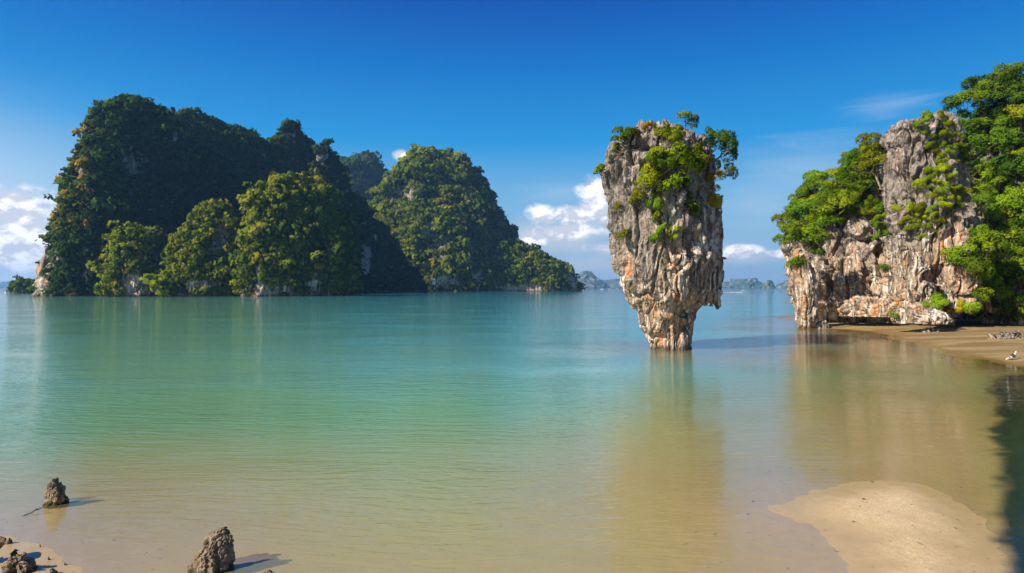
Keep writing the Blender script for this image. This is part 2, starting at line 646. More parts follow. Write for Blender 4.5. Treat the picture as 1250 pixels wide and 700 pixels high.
def water_mat():
    m, t, out = new_mat('sea_water')
    P = t.node('ShaderNodeNewGeometry').outputs['Position']
    depth = t.node('ShaderNodeAttribute', attribute_name='depth').outputs['Fac']
    dist = t.v('LENGTH', t.v('MULTIPLY', P, (1, 1, 0)))
    # body: silty olive where shallow, green then turquoise offshore
    patch = t.noise(t.mapping(P, (0.012, 0.03, 1)), 1.0, 4, 0.55)
    dn = t.m('ADD', t.m('MULTIPLY', t.m('LOGARITHM', t.m('MAXIMUM', dist, 8.0), 10.0), 1.0), t.m('MULTIPLY', t.m('SUBTRACT', patch, 0.5), 0.2))
    body = t.ramp(t.ss(dn, 0.95, 2.9), [(0.0, (.36, .375, .12)), (0.045, (.26, .37, .15)), (0.15, (.165, .36, .175)), (0.27, (.135, .365, .315)),
                                         (0.5, (.085, .32, .32)), (0.8, (.062, .30, .34)), (1.0, (.050, .27, .37))])
    sepx = t.node('ShaderNodeSeparateXYZ')
    t.put(sepx.inputs[0], P)
    right = t.ss(t.m('SUBTRACT', sepx.outputs[0], t.m('MULTIPLY', sepx.outputs[1], 0.30)), -6.0, 9.0)
    right = t.m('MULTIPLY', right, t.ss(sepx.outputs[1], 75.0, 45.0))
    body = t.mix(t.m('MULTIPLY', right, 0.7), body, (.25, .235, .025))
    left_refl = t.ss(t.m('DIVIDE', sepx.outputs[0], t.m('MAXIMUM', sepx.outputs[1], 1.0)), -0.12, -0.55)
    body = t.mix(t.m('MULTIPLY', left_refl, t.ss(dn, 1.15, 1.5, 0, 0.6)), body, (.135, .28, .115))  # reflection difference put into the body colour: greener and darker to the left
    shal = t.ss(depth, 0.55, 0.10)
    body = t.mix(t.m('MULTIPLY', shal, 0.6), body, (.43, .36, .14))
    # ripples
    warp = t.v('SCALE', t.v('SUBTRACT', t.noise(P, 0.06, 2, 0.5, col=True), (.5, .5, .5)), 5.0)
    Pw = t.v('ADD', P, warp)
    n1 = t.noise(t.mapping(Pw, (0.40, 2.1, 1), (0, 0, 0.22)), 1.0, 3, 0.5)
    n2 = t.noise(t.mapping(Pw, (1.1, 5.4, 1), (0, 0, -0.10)), 1.0, 3, 0.55)
    n4 = t.noise(t.mapping(Pw, (0.06, 0.16, 1), (0, 0, 0.3)), 1.0, 3, 0.5)
    calm = t.ss(t.noise(t.mapping(P, (0.05, 0.11, 1)), 1.0, 3, 0.5), 0.35, 0.65, 0.45, 1.0)
    calm = t.m('MULTIPLY', calm, t.ss(depth, 0.0, 0.35, 0.45, 1.0))
    n3 = t.noise(t.mapping(Pw, (2.6, 12.0, 1), (0, 0, 0.14)), 1.0, 2, 0.5)
    h = t.m('ADD', t.m('MULTIPLY', n1, 0.042), t.m('ADD', t.m('MULTIPLY', n2, 0.036), t.m('MULTIPLY', n3, 0.012)))
    h = t.m('MULTIPLY', h, calm)
    h = t.m('ADD', h, t.m('MULTIPLY', n4, 0.035))
    nb = t.node('ShaderNodeBump')
    nb.inputs['Strength'].default_value = 1.0
    nb.inputs['Distance'].default_value = 1.0
    t.put(nb.inputs['Height'], h)
    nrm = nb.outputs[0]
    df = t.node('ShaderNodeBsdfDiffuse')
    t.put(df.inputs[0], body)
    t.put(df.inputs['Normal'], nrm)
    tp = t.node('ShaderNodeBsdfTransparent')
    tp.inputs[0].default_value = (.985, .985, .955, 1)
    clear = t.m('POWER', 2.718, t.m('MULTIPLY', depth, -2.4))
    inner = t.node('ShaderNodeMixShader')
    t.put(inner.inputs[0], clear)
    t.put(inner.inputs[1], df.outputs[0])
    t.put(inner.inputs[2], tp.outputs[0])
    gl = t.node('ShaderNodeBsdfGlossy')
    gl.inputs['Roughness'].default_value = 0.03
    t.put(gl.inputs['Normal'], nrm)
    fr = t.node('ShaderNodeFresnel')
    fr.inputs[0].default_value = 1.65
    t.put(fr.inputs['Normal'], nrm)
    mx = t.node('ShaderNodeMixShader')
    back = t.node('ShaderNodeNewGeometry').outputs['Backfacing']
    t.put(mx.inputs[0], t.m('MULTIPLY', fr.outputs[0], t.m('SUBTRACT', 1.0, back)))
    t.put(mx.inputs[1], inner.outputs[0])
    t.put(mx.inputs[2], gl.outputs[0])
    t.put(out.inputs[0], mx.outputs[0])
    return m


depth = np.clip(-H, 0.0, 4.0)
water_me = np_mesh('sea_water', np.stack([xf, yf, 0 * xf], 1), wf, attrs={'depth': ('FLOAT', depth)})
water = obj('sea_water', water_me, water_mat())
tag(water, 'calm green and turquoise bay water with fine ripples', 'water', kind='structure')

# ------------------------------------------------------------------ far leaf clumps (woods that read as one mass)


def crown_template(rng, n, leaf, lobes=5):
    C, N, T = [], [], []
    cen = rng.normal(0, 0.42, (lobes, 3)) * np.array([1, 1, 0.55])
    cen[0] = 0
    rad = rng.uniform(0.45, 0.75, lobes)
    per = n // lobes
    for k in range(lobes):
        d = rng.normal(0, 1, (per, 3))
        d /= np.linalg.norm(d, axis=1, keepdims=True)
        d[:, 2] = np.where(d[:, 2] < -0.25, -d[:, 2], d[:, 2])
        rr = rad[k] * rng.uniform(0.75, 1.06, (per, 1))
        C.append(cen[k] + d * rr * np.array([1, 1, 0.8]))
        N.append(d)
        T.append(np.full(per, rng.uniform(-0.10, 0.10)) + rng.normal(0, 0.05, per))
    C, N, T = np.concatenate(C), np.concatenate(N), np.concatenate(T)
    g = C + np.array([0, 0, 0.25])
    g /= np.maximum(np.linalg.norm(g, axis=1, keepdims=True), 1e-6)
    ln = N + rng.normal(0, 0.55, N.shape)
    ln /= np.linalg.norm(ln, axis=1, keepdims=True)
    a = np.cross(ln, rng.normal(0, 1, ln.shape))
    a /= np.linalg.norm(a, axis=1, keepdims=True)
    b = np.cross(ln, a)
    s = leaf * rng.uniform(0.6, 1.25, (len(C), 1))
    V = np.stack([C - a * s * .6 - b * s * .45, C + a * s * .55 - b * s * .5, C + a * s * .65 + b * s * .5, C - a * s * .5 + b * s * .55], 1)
    sn = 0.55 * N + 0.35 * g + 0.30 * ln
    sn /= np.linalg.norm(sn, axis=1, keepdims=True)
    return V, sn, T


def wood(name, pts, rad, tint, mat, seed, n=110, leaf=0.26, squash=1.15):
    """One object of leaf clumps: one clump per point."""
    rng = np.random.default_rng(seed)
    temps = [crown_template(rng, n, leaf) for _ in range(8)]
    which = rng.integers(0, 8, len(pts))
    VV, NN, TT = [], [], []
    for k in range(8):
        ii = np.where(which == k)[0]
        if not len(ii):
            continue
        V, sn, T = temps[k]
        a = rng.uniform(0, 2 * np.pi, len(ii))
        c, s = np.cos(a), np.sin(a)
        Rm = np.zeros((len(ii), 3, 3))
        Rm[:, 0, 0], Rm[:, 0, 1], Rm[:, 1, 0], Rm[:, 1, 1], Rm[:, 2, 2] = c, -s, s, c, 1
        sv = rad[ii][:, None] * np.stack([rng.uniform(.85, 1.2, len(ii)), rng.uniform(.85, 1.2, len(ii)), squash * rng.uniform(.8, 1.25, len(ii))], 1)
        W = np.einsum('mij,qvj->mqvi', Rm, V) * sv[:, None, None, :] + pts[ii][:, None, None, :]
        Nn = np.repeat(np.einsum('mij,qj->mqi', Rm, sn)[:, :, None, :], 4, 2)
        Tt = np.repeat((tint[ii][:, None] + T[None])[:, :, None], 4, 2)
        VV.append(W.reshape(-1, 3))
        NN.append(Nn.reshape(-1, 3))
        TT.append(Tt.ravel())
    V = np.concatenate(VV)
    F = np.arange(len(V)).reshape(-1, 4)
    me = np_mesh(name, V, F, False, {'nrm': ('FLOAT_VECTOR', np.concatenate(NN)), 'tint': ('FLOAT', np.clip(np.concatenate(TT), 0, 1))})
    return obj(name, me, mat)


def scatter_on(V, F, N, spacing, rng, accept):
    """Points on a mesh, about one per spacing squared."""
    q = V[F]
    d1, d2 = q[:, 2] - q[:, 0], q[:, 3] - q[:, 1]
    cr = np.cross(d1, d2)
    area = np.linalg.norm(cr, axis=1) / 2
    n = int(area.sum() / spacing ** 2)
    fi = rng.choice(len(F), n, p=area / area.sum())
    a, b = rng.random((n, 1)), rng.random((n, 1))
    P = (q[fi, 0] * (1 - a) + q[fi, 1] * a) * (1 - b) + (q[fi, 3] * (1 - a) + q[fi, 2] * a) * b
    Nn = N[F[fi, 0]]
    ok = accept(P, Nn)
    return P[ok], Nn[ok]


def hill_disp(amp, seed, unit):
    def f(P, N):
        d = amp * 0.8 * fbm(P / (unit * 4.2), 4, seed)
        w = P + unit * 0.8 * np.stack([fbm(P / (unit * 2.0), 2, seed + 1), fbm(P / (unit * 2.0), 2, seed + 2), fbm(P / (unit * 2.0), 2, seed + 3)], 1)
        q = w / unit
        d = d + amp * 0.45 * (ridged(q / np.array([1.4, 1.4, 5.0]), 4, seed + 9) - 0.4)
        f1, f2, cid, ct = worley(q * np.array([.42, .42, .20]), seed + 15)
        d = d + amp * (0.75 * (cid - 0.5) + 0.55 * ct - 0.45 * np.exp(-((f2 - f1) / 0.08) ** 2))
        g1, g2, gid, gt = worley(q * np.array([1.1, 1.1, .5]), seed + 19)
        d = d + amp * 0.28 * ((gid - 0.5) + gt)
        hor = N * np.array([1, 1, 0.6])
        return d, hor
    return f


def massif(name, label, wood_label, towers, seed, spacing, rad, tint0, mat, bare=0.30, leafn=110, leaf=0.26, warm=None, low=1.2, bald=(), canopy=0.0):
    J = Join()
    rng = np.random.default_rng(seed)
    PP, NN = [], []
    for k, tw in enumerate(towers):
        tw = dict(tw)
        tw_bare = tw.pop('bare', 0)
        e = canopy
        tw['L'] = [(u + e, v + (e * 1.2 if v < 330 else 0)) for u, v in tw['L']]
        tw['R'] = [(u - e, v + (e * 1.2 if v < 330 else 0)) for u, v in tw['R']]
        V, F, N = tower(**tw)
        J.add(V, F)

        def acc(P, Nn):
            toc = -P / np.linalg.norm(P, axis=1, keepdims=True)
            vis = ((Nn * toc).sum(1) > -0.35) | (Nn[:, 2] > 0.5)
            steep = 1 - np.abs(Nn[:, 2])
            bn = fbm(P / np.array([15., 15., 30.]) * (2.0 / rad), 5, seed + 40, 0.6)
            rock = (bn + 0.35 * (steep - 0.75) > bare - tw_bare * (Nn[:, 0] < -.25)) & (Nn[:, 2] < 0.75)
            uu_, vv_ = project(P)
            en = 0.55 * fbm(P / (rad * np.array([1.6, 1.6, 3.0])), 4, seed + 77, 0.6)
            for (bu, bv, bw, bh) in bald:
                rock |= (np.hypot((uu_ - bu) / bw, (vv_ - bv) / bh) + en < 1.0) & (Nn[:, 2] < 0.8)
            return vis & ~rock & (P[:, 2] > low)
        P, Nn = scatter_on(V, F, N, spacing, rng, acc)
        PP.append(P)
        NN.append(Nn)
    V, F = J.get()
    hill = obj(name, np_mesh(name, V, F), M_HILL)
    tag(hill, label, 'hill', kind='structure')
    P, Nn = np.concatenate(PP), np.concatenate(NN)
    r = rad * rng.lognormal(0, 0.38, len(P))
    r = np.where(rng.random(len(P)) < 0.05, r * 1.6, r)
    P = P + Nn * (r * 0.30)[:, None]
    P[:, 2] += r * 0.15
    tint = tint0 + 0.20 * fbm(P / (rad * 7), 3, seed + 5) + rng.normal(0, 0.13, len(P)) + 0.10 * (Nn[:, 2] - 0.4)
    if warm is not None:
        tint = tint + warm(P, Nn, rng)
    o = wood('forest', P, r, tint, mat, seed + 3, leafn, leaf)
    tag(o, wood_label, 'forest', kind='stuff')
    print(name, len(P), 'crowns')
    return hill


# near left massif: a great dome, a ridge running away to the right, a horned peak
HA = 1.0
T_dome = dict(D=425, L=[(40, 364), (48, 330), (58, 290), (66, 262), (72, 240), (80, 218), (93, 188), (102, 160), (116, 137), (134, 122), (150, 116)],
              R=[(262, 364), (256, 300), (246, 240), (232, 190), (214, 150), (196, 128), (175, 117), (160, 115)], ratio=0.75, shear=0.55, p=2.2, nt=260, nz=150)
T_butt = dict(D=392, L=[(41, 364), (41, 340), (43, 312), (48, 296), (57, 287), (66, 283)],
              R=[(135, 364), (128, 330), (116, 308), (100, 294), (84, 286), (72, 283)], ratio=0.55, shear=0.3, p=2.6, nt=180, nz=90, bare=.40)
T_ridge = dict(D=520, L=[(120, 360), (140, 250), (168, 175), (196, 145), (222, 135)],
               R=[(400, 360), (385, 300), (362, 230), (338, 182), (312, 165), (288, 153), (262, 143), (240, 138), (228, 135)], ratio=0.5, shear=0.75, p=2.3, nt=260, nz=140)
T_horn = dict(D=575, L=[(262, 360), (285, 260), (308, 200), (326, 180), (334, 164), (340, 151), (347, 145)],
              R=[(440, 360), (428, 320), (412, 250), (400, 205), (390, 186), (380, 172), (372, 160), (365, 149), (356, 145)], ratio=0.6, shear=0.7, p=2.3, nt=240, nz=140)
T_nub = dict(D=590, L=[(330, 360), (365, 250), (382, 195), (391, 175), (397, 168)],
             R=[(528, 360), (512, 340), (500, 318), (488, 296), (472, 274), (455, 256), (438, 233), (424, 210), (413, 190), (408, 175), (402, 168)], ratio=0.35, shear=0.75, p=2.1, nt=240, nz=130)
for k, tw in enumerate((T_dome, T_butt, T_ridge, T_horn, T_nub)):
    tw['disp'] = hill_disp((6.0, 4.5, 6.5, 5.5, 5.0)[k], 11 + 3 * k, 6.5)
    tw['zbot'] = -2.0


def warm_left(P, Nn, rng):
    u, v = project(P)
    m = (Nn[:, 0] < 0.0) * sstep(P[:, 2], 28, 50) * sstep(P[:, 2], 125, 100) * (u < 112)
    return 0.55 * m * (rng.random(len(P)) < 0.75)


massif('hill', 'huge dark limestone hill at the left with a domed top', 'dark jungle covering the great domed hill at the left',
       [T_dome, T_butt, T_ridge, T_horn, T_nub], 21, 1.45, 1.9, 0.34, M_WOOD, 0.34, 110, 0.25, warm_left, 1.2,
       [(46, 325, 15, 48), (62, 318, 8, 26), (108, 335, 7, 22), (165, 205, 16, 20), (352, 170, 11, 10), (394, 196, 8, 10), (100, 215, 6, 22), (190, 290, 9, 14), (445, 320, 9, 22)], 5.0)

# low sunlit wooded knolls in front of it
K1 = dict(D=372, L=[(131, 364), (135, 335), (140, 305), (152, 288), (166, 283)], R=[(216, 364), (212, 335), (206, 312), (194, 294), (182, 286), (172, 283)], ratio=0.8, shear=0.2, p=2.2, nt=140, nz=80)
K2 = dict(D=378, L=[(200, 364), (206, 335), (214, 305), (226, 284), (240, 262), (250, 250)], R=[(322, 364), (318, 330), (310, 300), (296, 280), (280, 262), (264, 250)], ratio=0.6, shear=0.2, p=2.2, nt=160, nz=90)
K3 = dict(D=388, L=[(290, 364), (298, 310), (305, 270), (314, 240), (328, 226), (342, 222)], R=[(432, 364), (427, 320), (421, 280), (410, 250), (396, 234), (378, 227), (360, 223)], ratio=0.6, shear=0.25, p=2.4, nt=180, nz=100)
for k, tw in enumerate((K1, K2, K3)):
    tw['disp'] = hill_disp(4.5, 51 + 3 * k, 5.0)
    tw['zbot'] = -2.0
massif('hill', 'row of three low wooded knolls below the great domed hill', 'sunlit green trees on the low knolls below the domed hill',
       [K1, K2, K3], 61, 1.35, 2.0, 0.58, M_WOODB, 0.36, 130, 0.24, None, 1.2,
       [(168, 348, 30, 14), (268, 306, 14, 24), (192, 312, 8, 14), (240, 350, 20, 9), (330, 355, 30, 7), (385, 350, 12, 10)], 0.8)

# second island to the right of it, with a low tail
T_cone = dict(D=880, L=[(395, 358), (425, 300), (446, 258), (457, 236), (470, 213), (486, 197), (503, 186), (518, 180)],
              R=[(668, 358), (655, 330), (640, 300), (622, 266), (602, 238), (582, 214), (562, 195), (546, 184), (532, 179)], ratio=0.65, shear=0.35, p=1.75, nt=240, nz=150)
T_tail = dict(D=878, L=[(560, 358), (575, 322), (595, 300), (615, 289), (628, 287)],
              R=[(716, 358), (714, 350), (708, 340), (699, 330), (686, 319), (670, 310), (655, 302), (642, 293), (634, 288)], ratio=0.42, shear=0.1, p=2.1, nt=180, nz=80)
for k, tw in enumerate((T_cone, T_tail)):
    tw['disp'] = hill_disp((10.0, 6.0)[k], 81 + 3 * k, 10.0)
    tw['zbot'] = -2.0


def warm_mid(P, Nn, rng):
    u, v = project(P)
    return 0.28 * sstep(v, 250, 300) * sstep(u, 540, 490) * (rng.random(len(P)) < 0.5)


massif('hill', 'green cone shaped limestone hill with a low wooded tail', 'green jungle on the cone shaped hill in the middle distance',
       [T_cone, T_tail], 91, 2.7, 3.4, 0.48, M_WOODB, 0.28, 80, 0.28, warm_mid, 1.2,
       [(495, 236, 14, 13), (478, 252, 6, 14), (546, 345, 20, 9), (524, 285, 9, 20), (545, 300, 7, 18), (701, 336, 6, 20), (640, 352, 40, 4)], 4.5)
T_back = dict(D=1250, L=[(385, 356), (400, 260), (412, 220), (421, 203), (432, 195), (440, 194)], R=[(505, 356), (490, 280), (474, 230), (465, 211), (457, 199), (447, 194)],
              ratio=0.7, shear=0.2, p=2.2, nt=160, nz=90, disp=hill_disp(8.0, 101, 11.0), zbot=-2.0)
massif('hill', 'rounded hill top far behind, between the domed hill and the cone', 'hazy jungle on the rounded hill top far behind',
       [T_back], 111, 4.8, 5.6, 0.38, M_WOOD, 0.30, 80, 0.27)
T_islet = dict(D=580, L=[(14, 359), (15, 353), (18, 348), (24, 345)], R=[(50, 359), (46, 348), (36, 344), (28, 344)], ratio=0.8, p=2.2, nt=80, nz=40,
               disp=hill_disp(1.5, 121, 4.0), zbot=-2.0)
massif('hill', 'small wooded point peeping out left of the domed hill', 'low bright trees on the small point at far left', [T_islet], 131, 1.9, 2.2, 0.5, M_WOODB, 0.5, 110, 0.26, None, 1.5)


# ------------------------------------------------------------------ distant islands, built simply: only their hazy outline is seen
def far_island(D, L, R, seed, label):
    V, F, N = tower(D=D, L=L, R=R, disp=hill_disp(D * 0.0035, seed, D * 0.006), nt=120, nz=50, ratio=0.6, zbot=-3)
    o = obj('island', np_mesh('island', V, F), M_FAR)
    tag(o, label, 'island', kind='structure')
    return o


def far_mat():
    m, t, out = new_mat('far_forest')
    P = t.node('ShaderNodeNewGeometry').outputs['Position']
    n = t.noise(P, 0.02, 6, 0.7)
    principled(t, out, t.mix(t.ss(n, 0.45, 0.65), (.03, .06, .02), (.20, .18, .15)), 0.95, None, 0.1)
    return m


M_FAR = far_mat()
far_island(5805, [(696, 352), (703, 340), (709, 332), (715, 330)], [(745, 352), (740, 346), (730, 339), (724, 333), (718, 330)], 201, 'hazy blue island peak right of the cone hill tail')
far_island(8370, [(722, 352), (738, 343), (750, 341)], [(800, 352), (775, 347), (760, 342)], 204, 'fainter low blue island behind the hazy peak')
far_island(7020, [(874, 352), (884, 346), (892, 344)], [(945, 352), (930, 347), (924, 342), (917, 338), (910, 341)], 207, 'long pale blue island on the horizon behind the rock stack')
far_island(4860, [(912, 352), (914, 347), (916, 345)], [(922, 352), (922, 347), (919, 345)], 209, 'tiny blue islet in front of the long pale island')
far_island(4050, [(931, 352), (934, 346), (938, 343)], [(946, 352), (944, 346), (940, 343)], 211, 'small darker blue cone islet left of the cliff')
far_island(5670, [(944, 352), (954, 346), (964, 341)], [(1010, 352), (995, 343), (975, 339)], 213, 'blue island partly hidden by the cliff foot')
far_island(8775, [(-60, 352), (-20, 346), (0, 345)], [(40, 352), (25, 348), (12, 346)], 215, 'faint pale island on the left horizon')


# ------------------------------------------------------------------ near rock shapes
def karst_disp(a_big, a_flute, a_block, a_fine, seed, s=1.0, undercut=0.0):
    def f(P, N):
        Q = P / s
        Qw = Q + 0.6 * np.stack([fbm(Q * 0.5, 2, seed + 70), fbm(Q * 0.5, 2, seed + 71), fbm(Q * 0.5, 2, seed + 72)], 1)
        d = a_big * fbm(Q * np.array([.22, .22, .16]), 3, seed)
        fl = ridged(Qw * np.array([0.75, 0.75, 0.10]), 4, seed + 5, 0.55)
        d = d + a_flute * 0.7 * (fl - 0.55)
        # thin vertical runnels
        d = d + a_flute * 0.32 * (ridged(Qw * np.array([2.3, 2.3, 0.20]), 3, seed + 6, 0.6) - 0.55)
        # tall ribs parted by deep clefts
        h1, h2, hid, ht = worley(Qw * np.array([0.50, 0.50, 0.085]), seed + 21)
        d = d + a_flute * ((hid - 0.5) * 0.8 + 0.35 * ht - 0.7 * np.exp(-((h2 - h1) / 0.06) ** 2))
        # hollows under ledges
        cav = fbm(Qw * np.array([0.42, 0.42, 0.24]) + 40, 3, seed + 27)
        d = d - a_flute * 1.0 * sstep(cav, 0.20, 0.42)
        rg_ = 0.3 + 1.0 * sstep(fbm(Q * np.array([.25, .25, .2]) + 80, 2, seed + 60), -0.25, 0.3)
        f1, f2, cid, ct = worley(Qw * np.array([0.66, 0.66, 0.24]), seed + 11)
        d = d + rg_ * a_block * ((cid - 0.5) * 0.6 + 0.9 * ct - 0.3 * np.exp(-((f2 - f1) / 0.06) ** 2))
        g1, g2, gid, gt = worley(Qw * np.array([1.8, 1.8, 0.62]), seed + 15)
        d = d + rg_ * a_block * 0.42 * ((gid - 0.5) * .8 + 0.95 * gt - 0.5 * np.exp(-((g2 - g1) / 0.07) ** 2))
        d = d + a_fine * fbm(Q * 3.2, 3, seed + 31, 0.6)
        return d * 1.0, N * np.array([1, 1, 0.6])
    return f


# the stack: narrow at the water, broad and jagged above
SD = 54.0
S_main = dict(D=SD,
              L=[(797, 430), (794, 424), (792, 414), (788, 408), (782, 400), (779, 390), (772, 378), (767, 365), (764, 352), (760, 338), (755, 318), (752, 300), (752, 280), (753, 258),
                 (749, 236), (745, 215), (745, 200), (748, 186), (755, 172), (765, 162), (780, 157), (800, 155)],
              R=[(845, 430), (844, 422), (846, 408), (848, 392), (851, 380), (857, 372), (868, 366), (874, 352), (877, 330), (880, 305), (882, 270), (880, 250), (878, 225), (876, 205), (873, 190),
                 (866, 177), (858, 168), (845, 161), (825, 156), (812, 155)],
              ratio=0.85, p=2.3, nt=520, nz=420, topw=1.1, smooth=2, zbot=-0.8, cut=(0.30, 1.0))


def stack_disp(P, N):
    d, nb = karst_disp(0.30, 0.80, 0.52, 0.09, 301)(P, N)
    # jagged crown
    d = d * (0.5 + 0.5 * sstep(P[:, 2], 2.0, 10.0))
    top = sstep(P[:, 2], 17.2, 19.4)
    j = ridged(P * np.array([1.3, 1.3, 0.2]), 3, 333) - 0.45
    d2 = d * (1 - 0.4 * top)
    return d2 + 1.1 * top * j, np.where(top[:, None] > 0.3, nb * np.array([0.6, 0.6, 1.6]), nb)


S_main['disp'] = stack_disp
V, F, N = tower(**S_main)
STACK = (V, F, N)
J = Join()
J.add(V, F)
# pinnacles on the crown
for (u, v0, v1, w, dd, sd_) in [(792, 150, 172, 7, -1.5, 1), (776, 154, 178, 8, -2.5, 2), (764, 163, 186, 7, -1.0, 3), (812, 154, 176, 9, 0.5, 4), (846, 163, 190, 9, -2.2, 5), (866, 174, 210, 7, -1.5, 6)]:
    V2, F2, N2 = tower(D=SD + dd, L=[(u - w, v1), (u - w * .8, (v0 + v1) / 2), (u - w * .35, v0 + 3), (u - 1, v0)], R=[(u + w, v1), (u + w * .75, (v0 + v1) / 2), (u + w * .4, v0 + 4), (u + 1, v0)],
                       disp=karst_disp(0.1, 0.4, 0.2, 0.08, 340 + sd_), nt=60, nz=60, ratio=0.9, zbot=CAMZ + (CY - v1) / FPX * (SD + dd), topw=1.2, smooth=1)
    J.add(V2, F2)
# hanging curtain of dripstone on the right flank
for k, (u, vb, vt, w, dd) in enumerate([(868, 376, 295, 9, 0.6), (875, 379, 285, 7, 1.6), (861, 374, 300, 8, 0.0), (871, 370, 280, 8, 2.2), (878, 362, 255, 5, 2.0), (854, 371, 310, 7, -0.6),
                                        (848, 364, 318, 6, -1.2), (881, 312, 238, 4, 2.2), (866, 371, 300, 7, 2.0)]):
    Dk = SD + dd
    zb = CAMZ + (CY - vb) / FPX * Dk
    V2, F2, N2 = tower(D=Dk, L=[(u - 1, vb), (u - w * .5, vb - 8), (u - w, vb - 26), (u - w * 1.1, (vb + vt) / 2), (u - w * .7, vt)], R=[(u + 1, vb), (u + w * .5, vb - 7), (u + w * .8, vb - 24), (u + w * .8, (vb + vt) / 2), (u + w * .4, vt)],
                       disp=karst_disp(0.1, 0.35, 0.22, 0.07, 360 + k), nt=56, nz=90, ratio=1.1, zbot=zb, topw=1.0, smooth=2)
    J.add(V2, F2)
V, F = J.get()
st = obj('rock_stack', np_mesh('rock_stack', V, F), M_STACK)
tag(st, 'tall top-heavy limestone pillar standing alone in the shallow water', 'rock stack')

# right-hand cliff


def notch(depth_m, z1):
    return lambda z: depth_m * sstep(z, z1, z1 - 1.1)


C_shoulder = dict(D=90, L=[(976, 408), (974, 398), (967, 380), (964, 355), (963, 325), (968, 300), (984, 272), (1008, 243), (1036, 222), (1060, 210)],
                  R=[(1200, 408), (1190, 380), (1180, 330), (1160, 280), (1130, 240), (1105, 220), (1080, 210)], ratio=0.72, p=2.6, nt=520, nz=300, topw=1.1, inset=notch(3.6, 3.0))
C_pin = dict(D=80, L=[(1100, 412), (1093, 395), (1088, 370), (1084, 330), (1081, 290), (1080, 250), (1077, 215), (1079, 185), (1083, 166), (1094, 156), (1110, 150), (1124, 143), (1136, 138)],
             R=[(1205, 412), (1200, 385), (1196, 330), (1190, 280), (1182, 230), (1174, 190), (1164, 160), (1156, 146), (1146, 139)], ratio=1.25, p=2.5, nt=460, nz=380, topw=1.1, inset=notch(2.6, 2.9))
C_right = dict(D=90, L=[(1130, 412), (1140, 330), (1150, 260), (1160, 205), (1172, 178), (1184, 155), (1200, 136), (1222, 124)],
               R=[(1560, 412), (1530, 330), (1480, 240), (1420, 180), (1350, 140), (1290, 124), (1250, 121)], ratio=0.42, p=2.3, nt=420, nz=220, topw=1.2)
C_low = dict(D=76, L=[(1168, 416), (1166, 400), (1172, 370), (1182, 330), (1196, 290), (1214, 255), (1240, 232)],
             R=[(1480, 416), (1460, 380), (1420, 320), (1370, 270), (1310, 240), (1270, 230)], ratio=0.42, p=2.3, nt=380, nz=180, topw=1.2, inset=notch(2.4, 2.9))
C_block = dict(D=70.5, L=[(1108, 408), (1100, 402), (1093, 393), (1091, 384), (1098, 377), (1108, 372)], R=[(1146, 414), (1158, 404), (1160, 392), (1152, 382), (1138, 374), (1124, 371)],
               ratio=0.8, p=2.4, nt=200, nz=120, topw=1.2, zbot=1.2)
C_prow = dict(D=69.5, L=[(1122, 417), (1118, 413), (1116, 408), (1124, 404), (1132, 402)], R=[(1148, 417), (1154, 412), (1155, 407), (1148, 403), (1140, 402)],
              ratio=0.9, p=2.4, nt=120, nz=60, topw=1.2, zbot=0.2)
C_rib = dict(D=72, L=[(1126, 405), (1118, 380), (1104, 350), (1094, 320), (1090, 300), (1094, 285)], R=[(1156, 405), (1150, 380), (1140, 350), (1128, 322), (1116, 300), (1104, 286)],
             ratio=0.8, p=2.2, nt=180, nz=160, topw=1.1, zbot=1.5)
C_lip = dict(D=81, L=[(1030, 398), (1022, 388), (1020, 378), (1032, 366), (1046, 362)], R=[(1090, 399), (1100, 388), (1098, 376), (1084, 366), (1064, 362)], ratio=0.7, p=2.5, nt=200, nz=100, topw=1.2, zbot=1.55)
C_leg = dict(D=80.5, L=[(974, 404), (970, 385), (966, 350), (965, 320), (970, 305)], R=[(992, 404), (998, 385), (1000, 350), (994, 320), (980, 305)], ratio=1.0, p=2.3, nt=140, nz=160, topw=1.1, zbot=-0.3)
CL = [C_shoulder, C_pin, C_right, C_low, C_block, C_prow, C_rib, C_lip, C_leg]
J = Join()
CLIFF_V, CLIFF_N = [], []
for k, tw in enumerate(CL):
    big = k in (0, 1, 2, 3)
    tw['disp'] = karst_disp(0.8 if big else 0.3, 1.15 if big else 0.6, 0.80 if big else 0.4, 0.11, 401 + 9 * k, 1.35 if big else 0.9)
    tw.setdefault('zbot', -0.8)
    tw.setdefault('smooth', 2)
    V, F, N = tower(**tw)
    J.add(V, F)
    CLIFF_V.append(V)
    CLIFF_N.append(N)
V, F = J.get()
cl = obj('cliff', np_mesh('cliff', V, F), M_CLIFF)
tag(cl, 'rugged tan and grey limestone cliff with an undercut foot at the right', 'cliff', kind='structure')
CLV, CLN = np.concatenate(CLIFF_V), np.concatenate(CLIFF_N)


# ------------------------------------------------------------------ trees and shrubs with trunk and crown
def limb(P0, P1, r0, r1, rng, seg=6, sides=6, wob=0.08):
    P0, P1 = np.array(P0, float), np.array(P1, float)
    ln = np.linalg.norm(P1 - P0)
    ts = np.linspace(0, 1, seg + 1)
    pts = P0 + (P1 - P0) * ts[:, None]
    pts[1:-1] += rng.normal(0, wob * ln, (seg - 1, 3))
    d = (P1 - P0) / max(ln, 1e-6)
    a = np.cross(d, [0.31, 0.77, 0.2] if abs(d[2]) > .5 else [0, 0, 1.0])
    a /= np.linalg.norm(a)
    b = np.cross(d, a)
    ph = np.linspace(0, 2 * np.pi, sides, endpoint=False)
    rr = r0 + (r1 - r0) * ts
    V = pts[:, None, :] + rr[:, None, None] * (np.cos(ph)[None, :, None] * a + np.sin(ph)[None, :, None] * b)
    return V.reshape(-1, 3), grid_faces(seg + 1, sides), pts


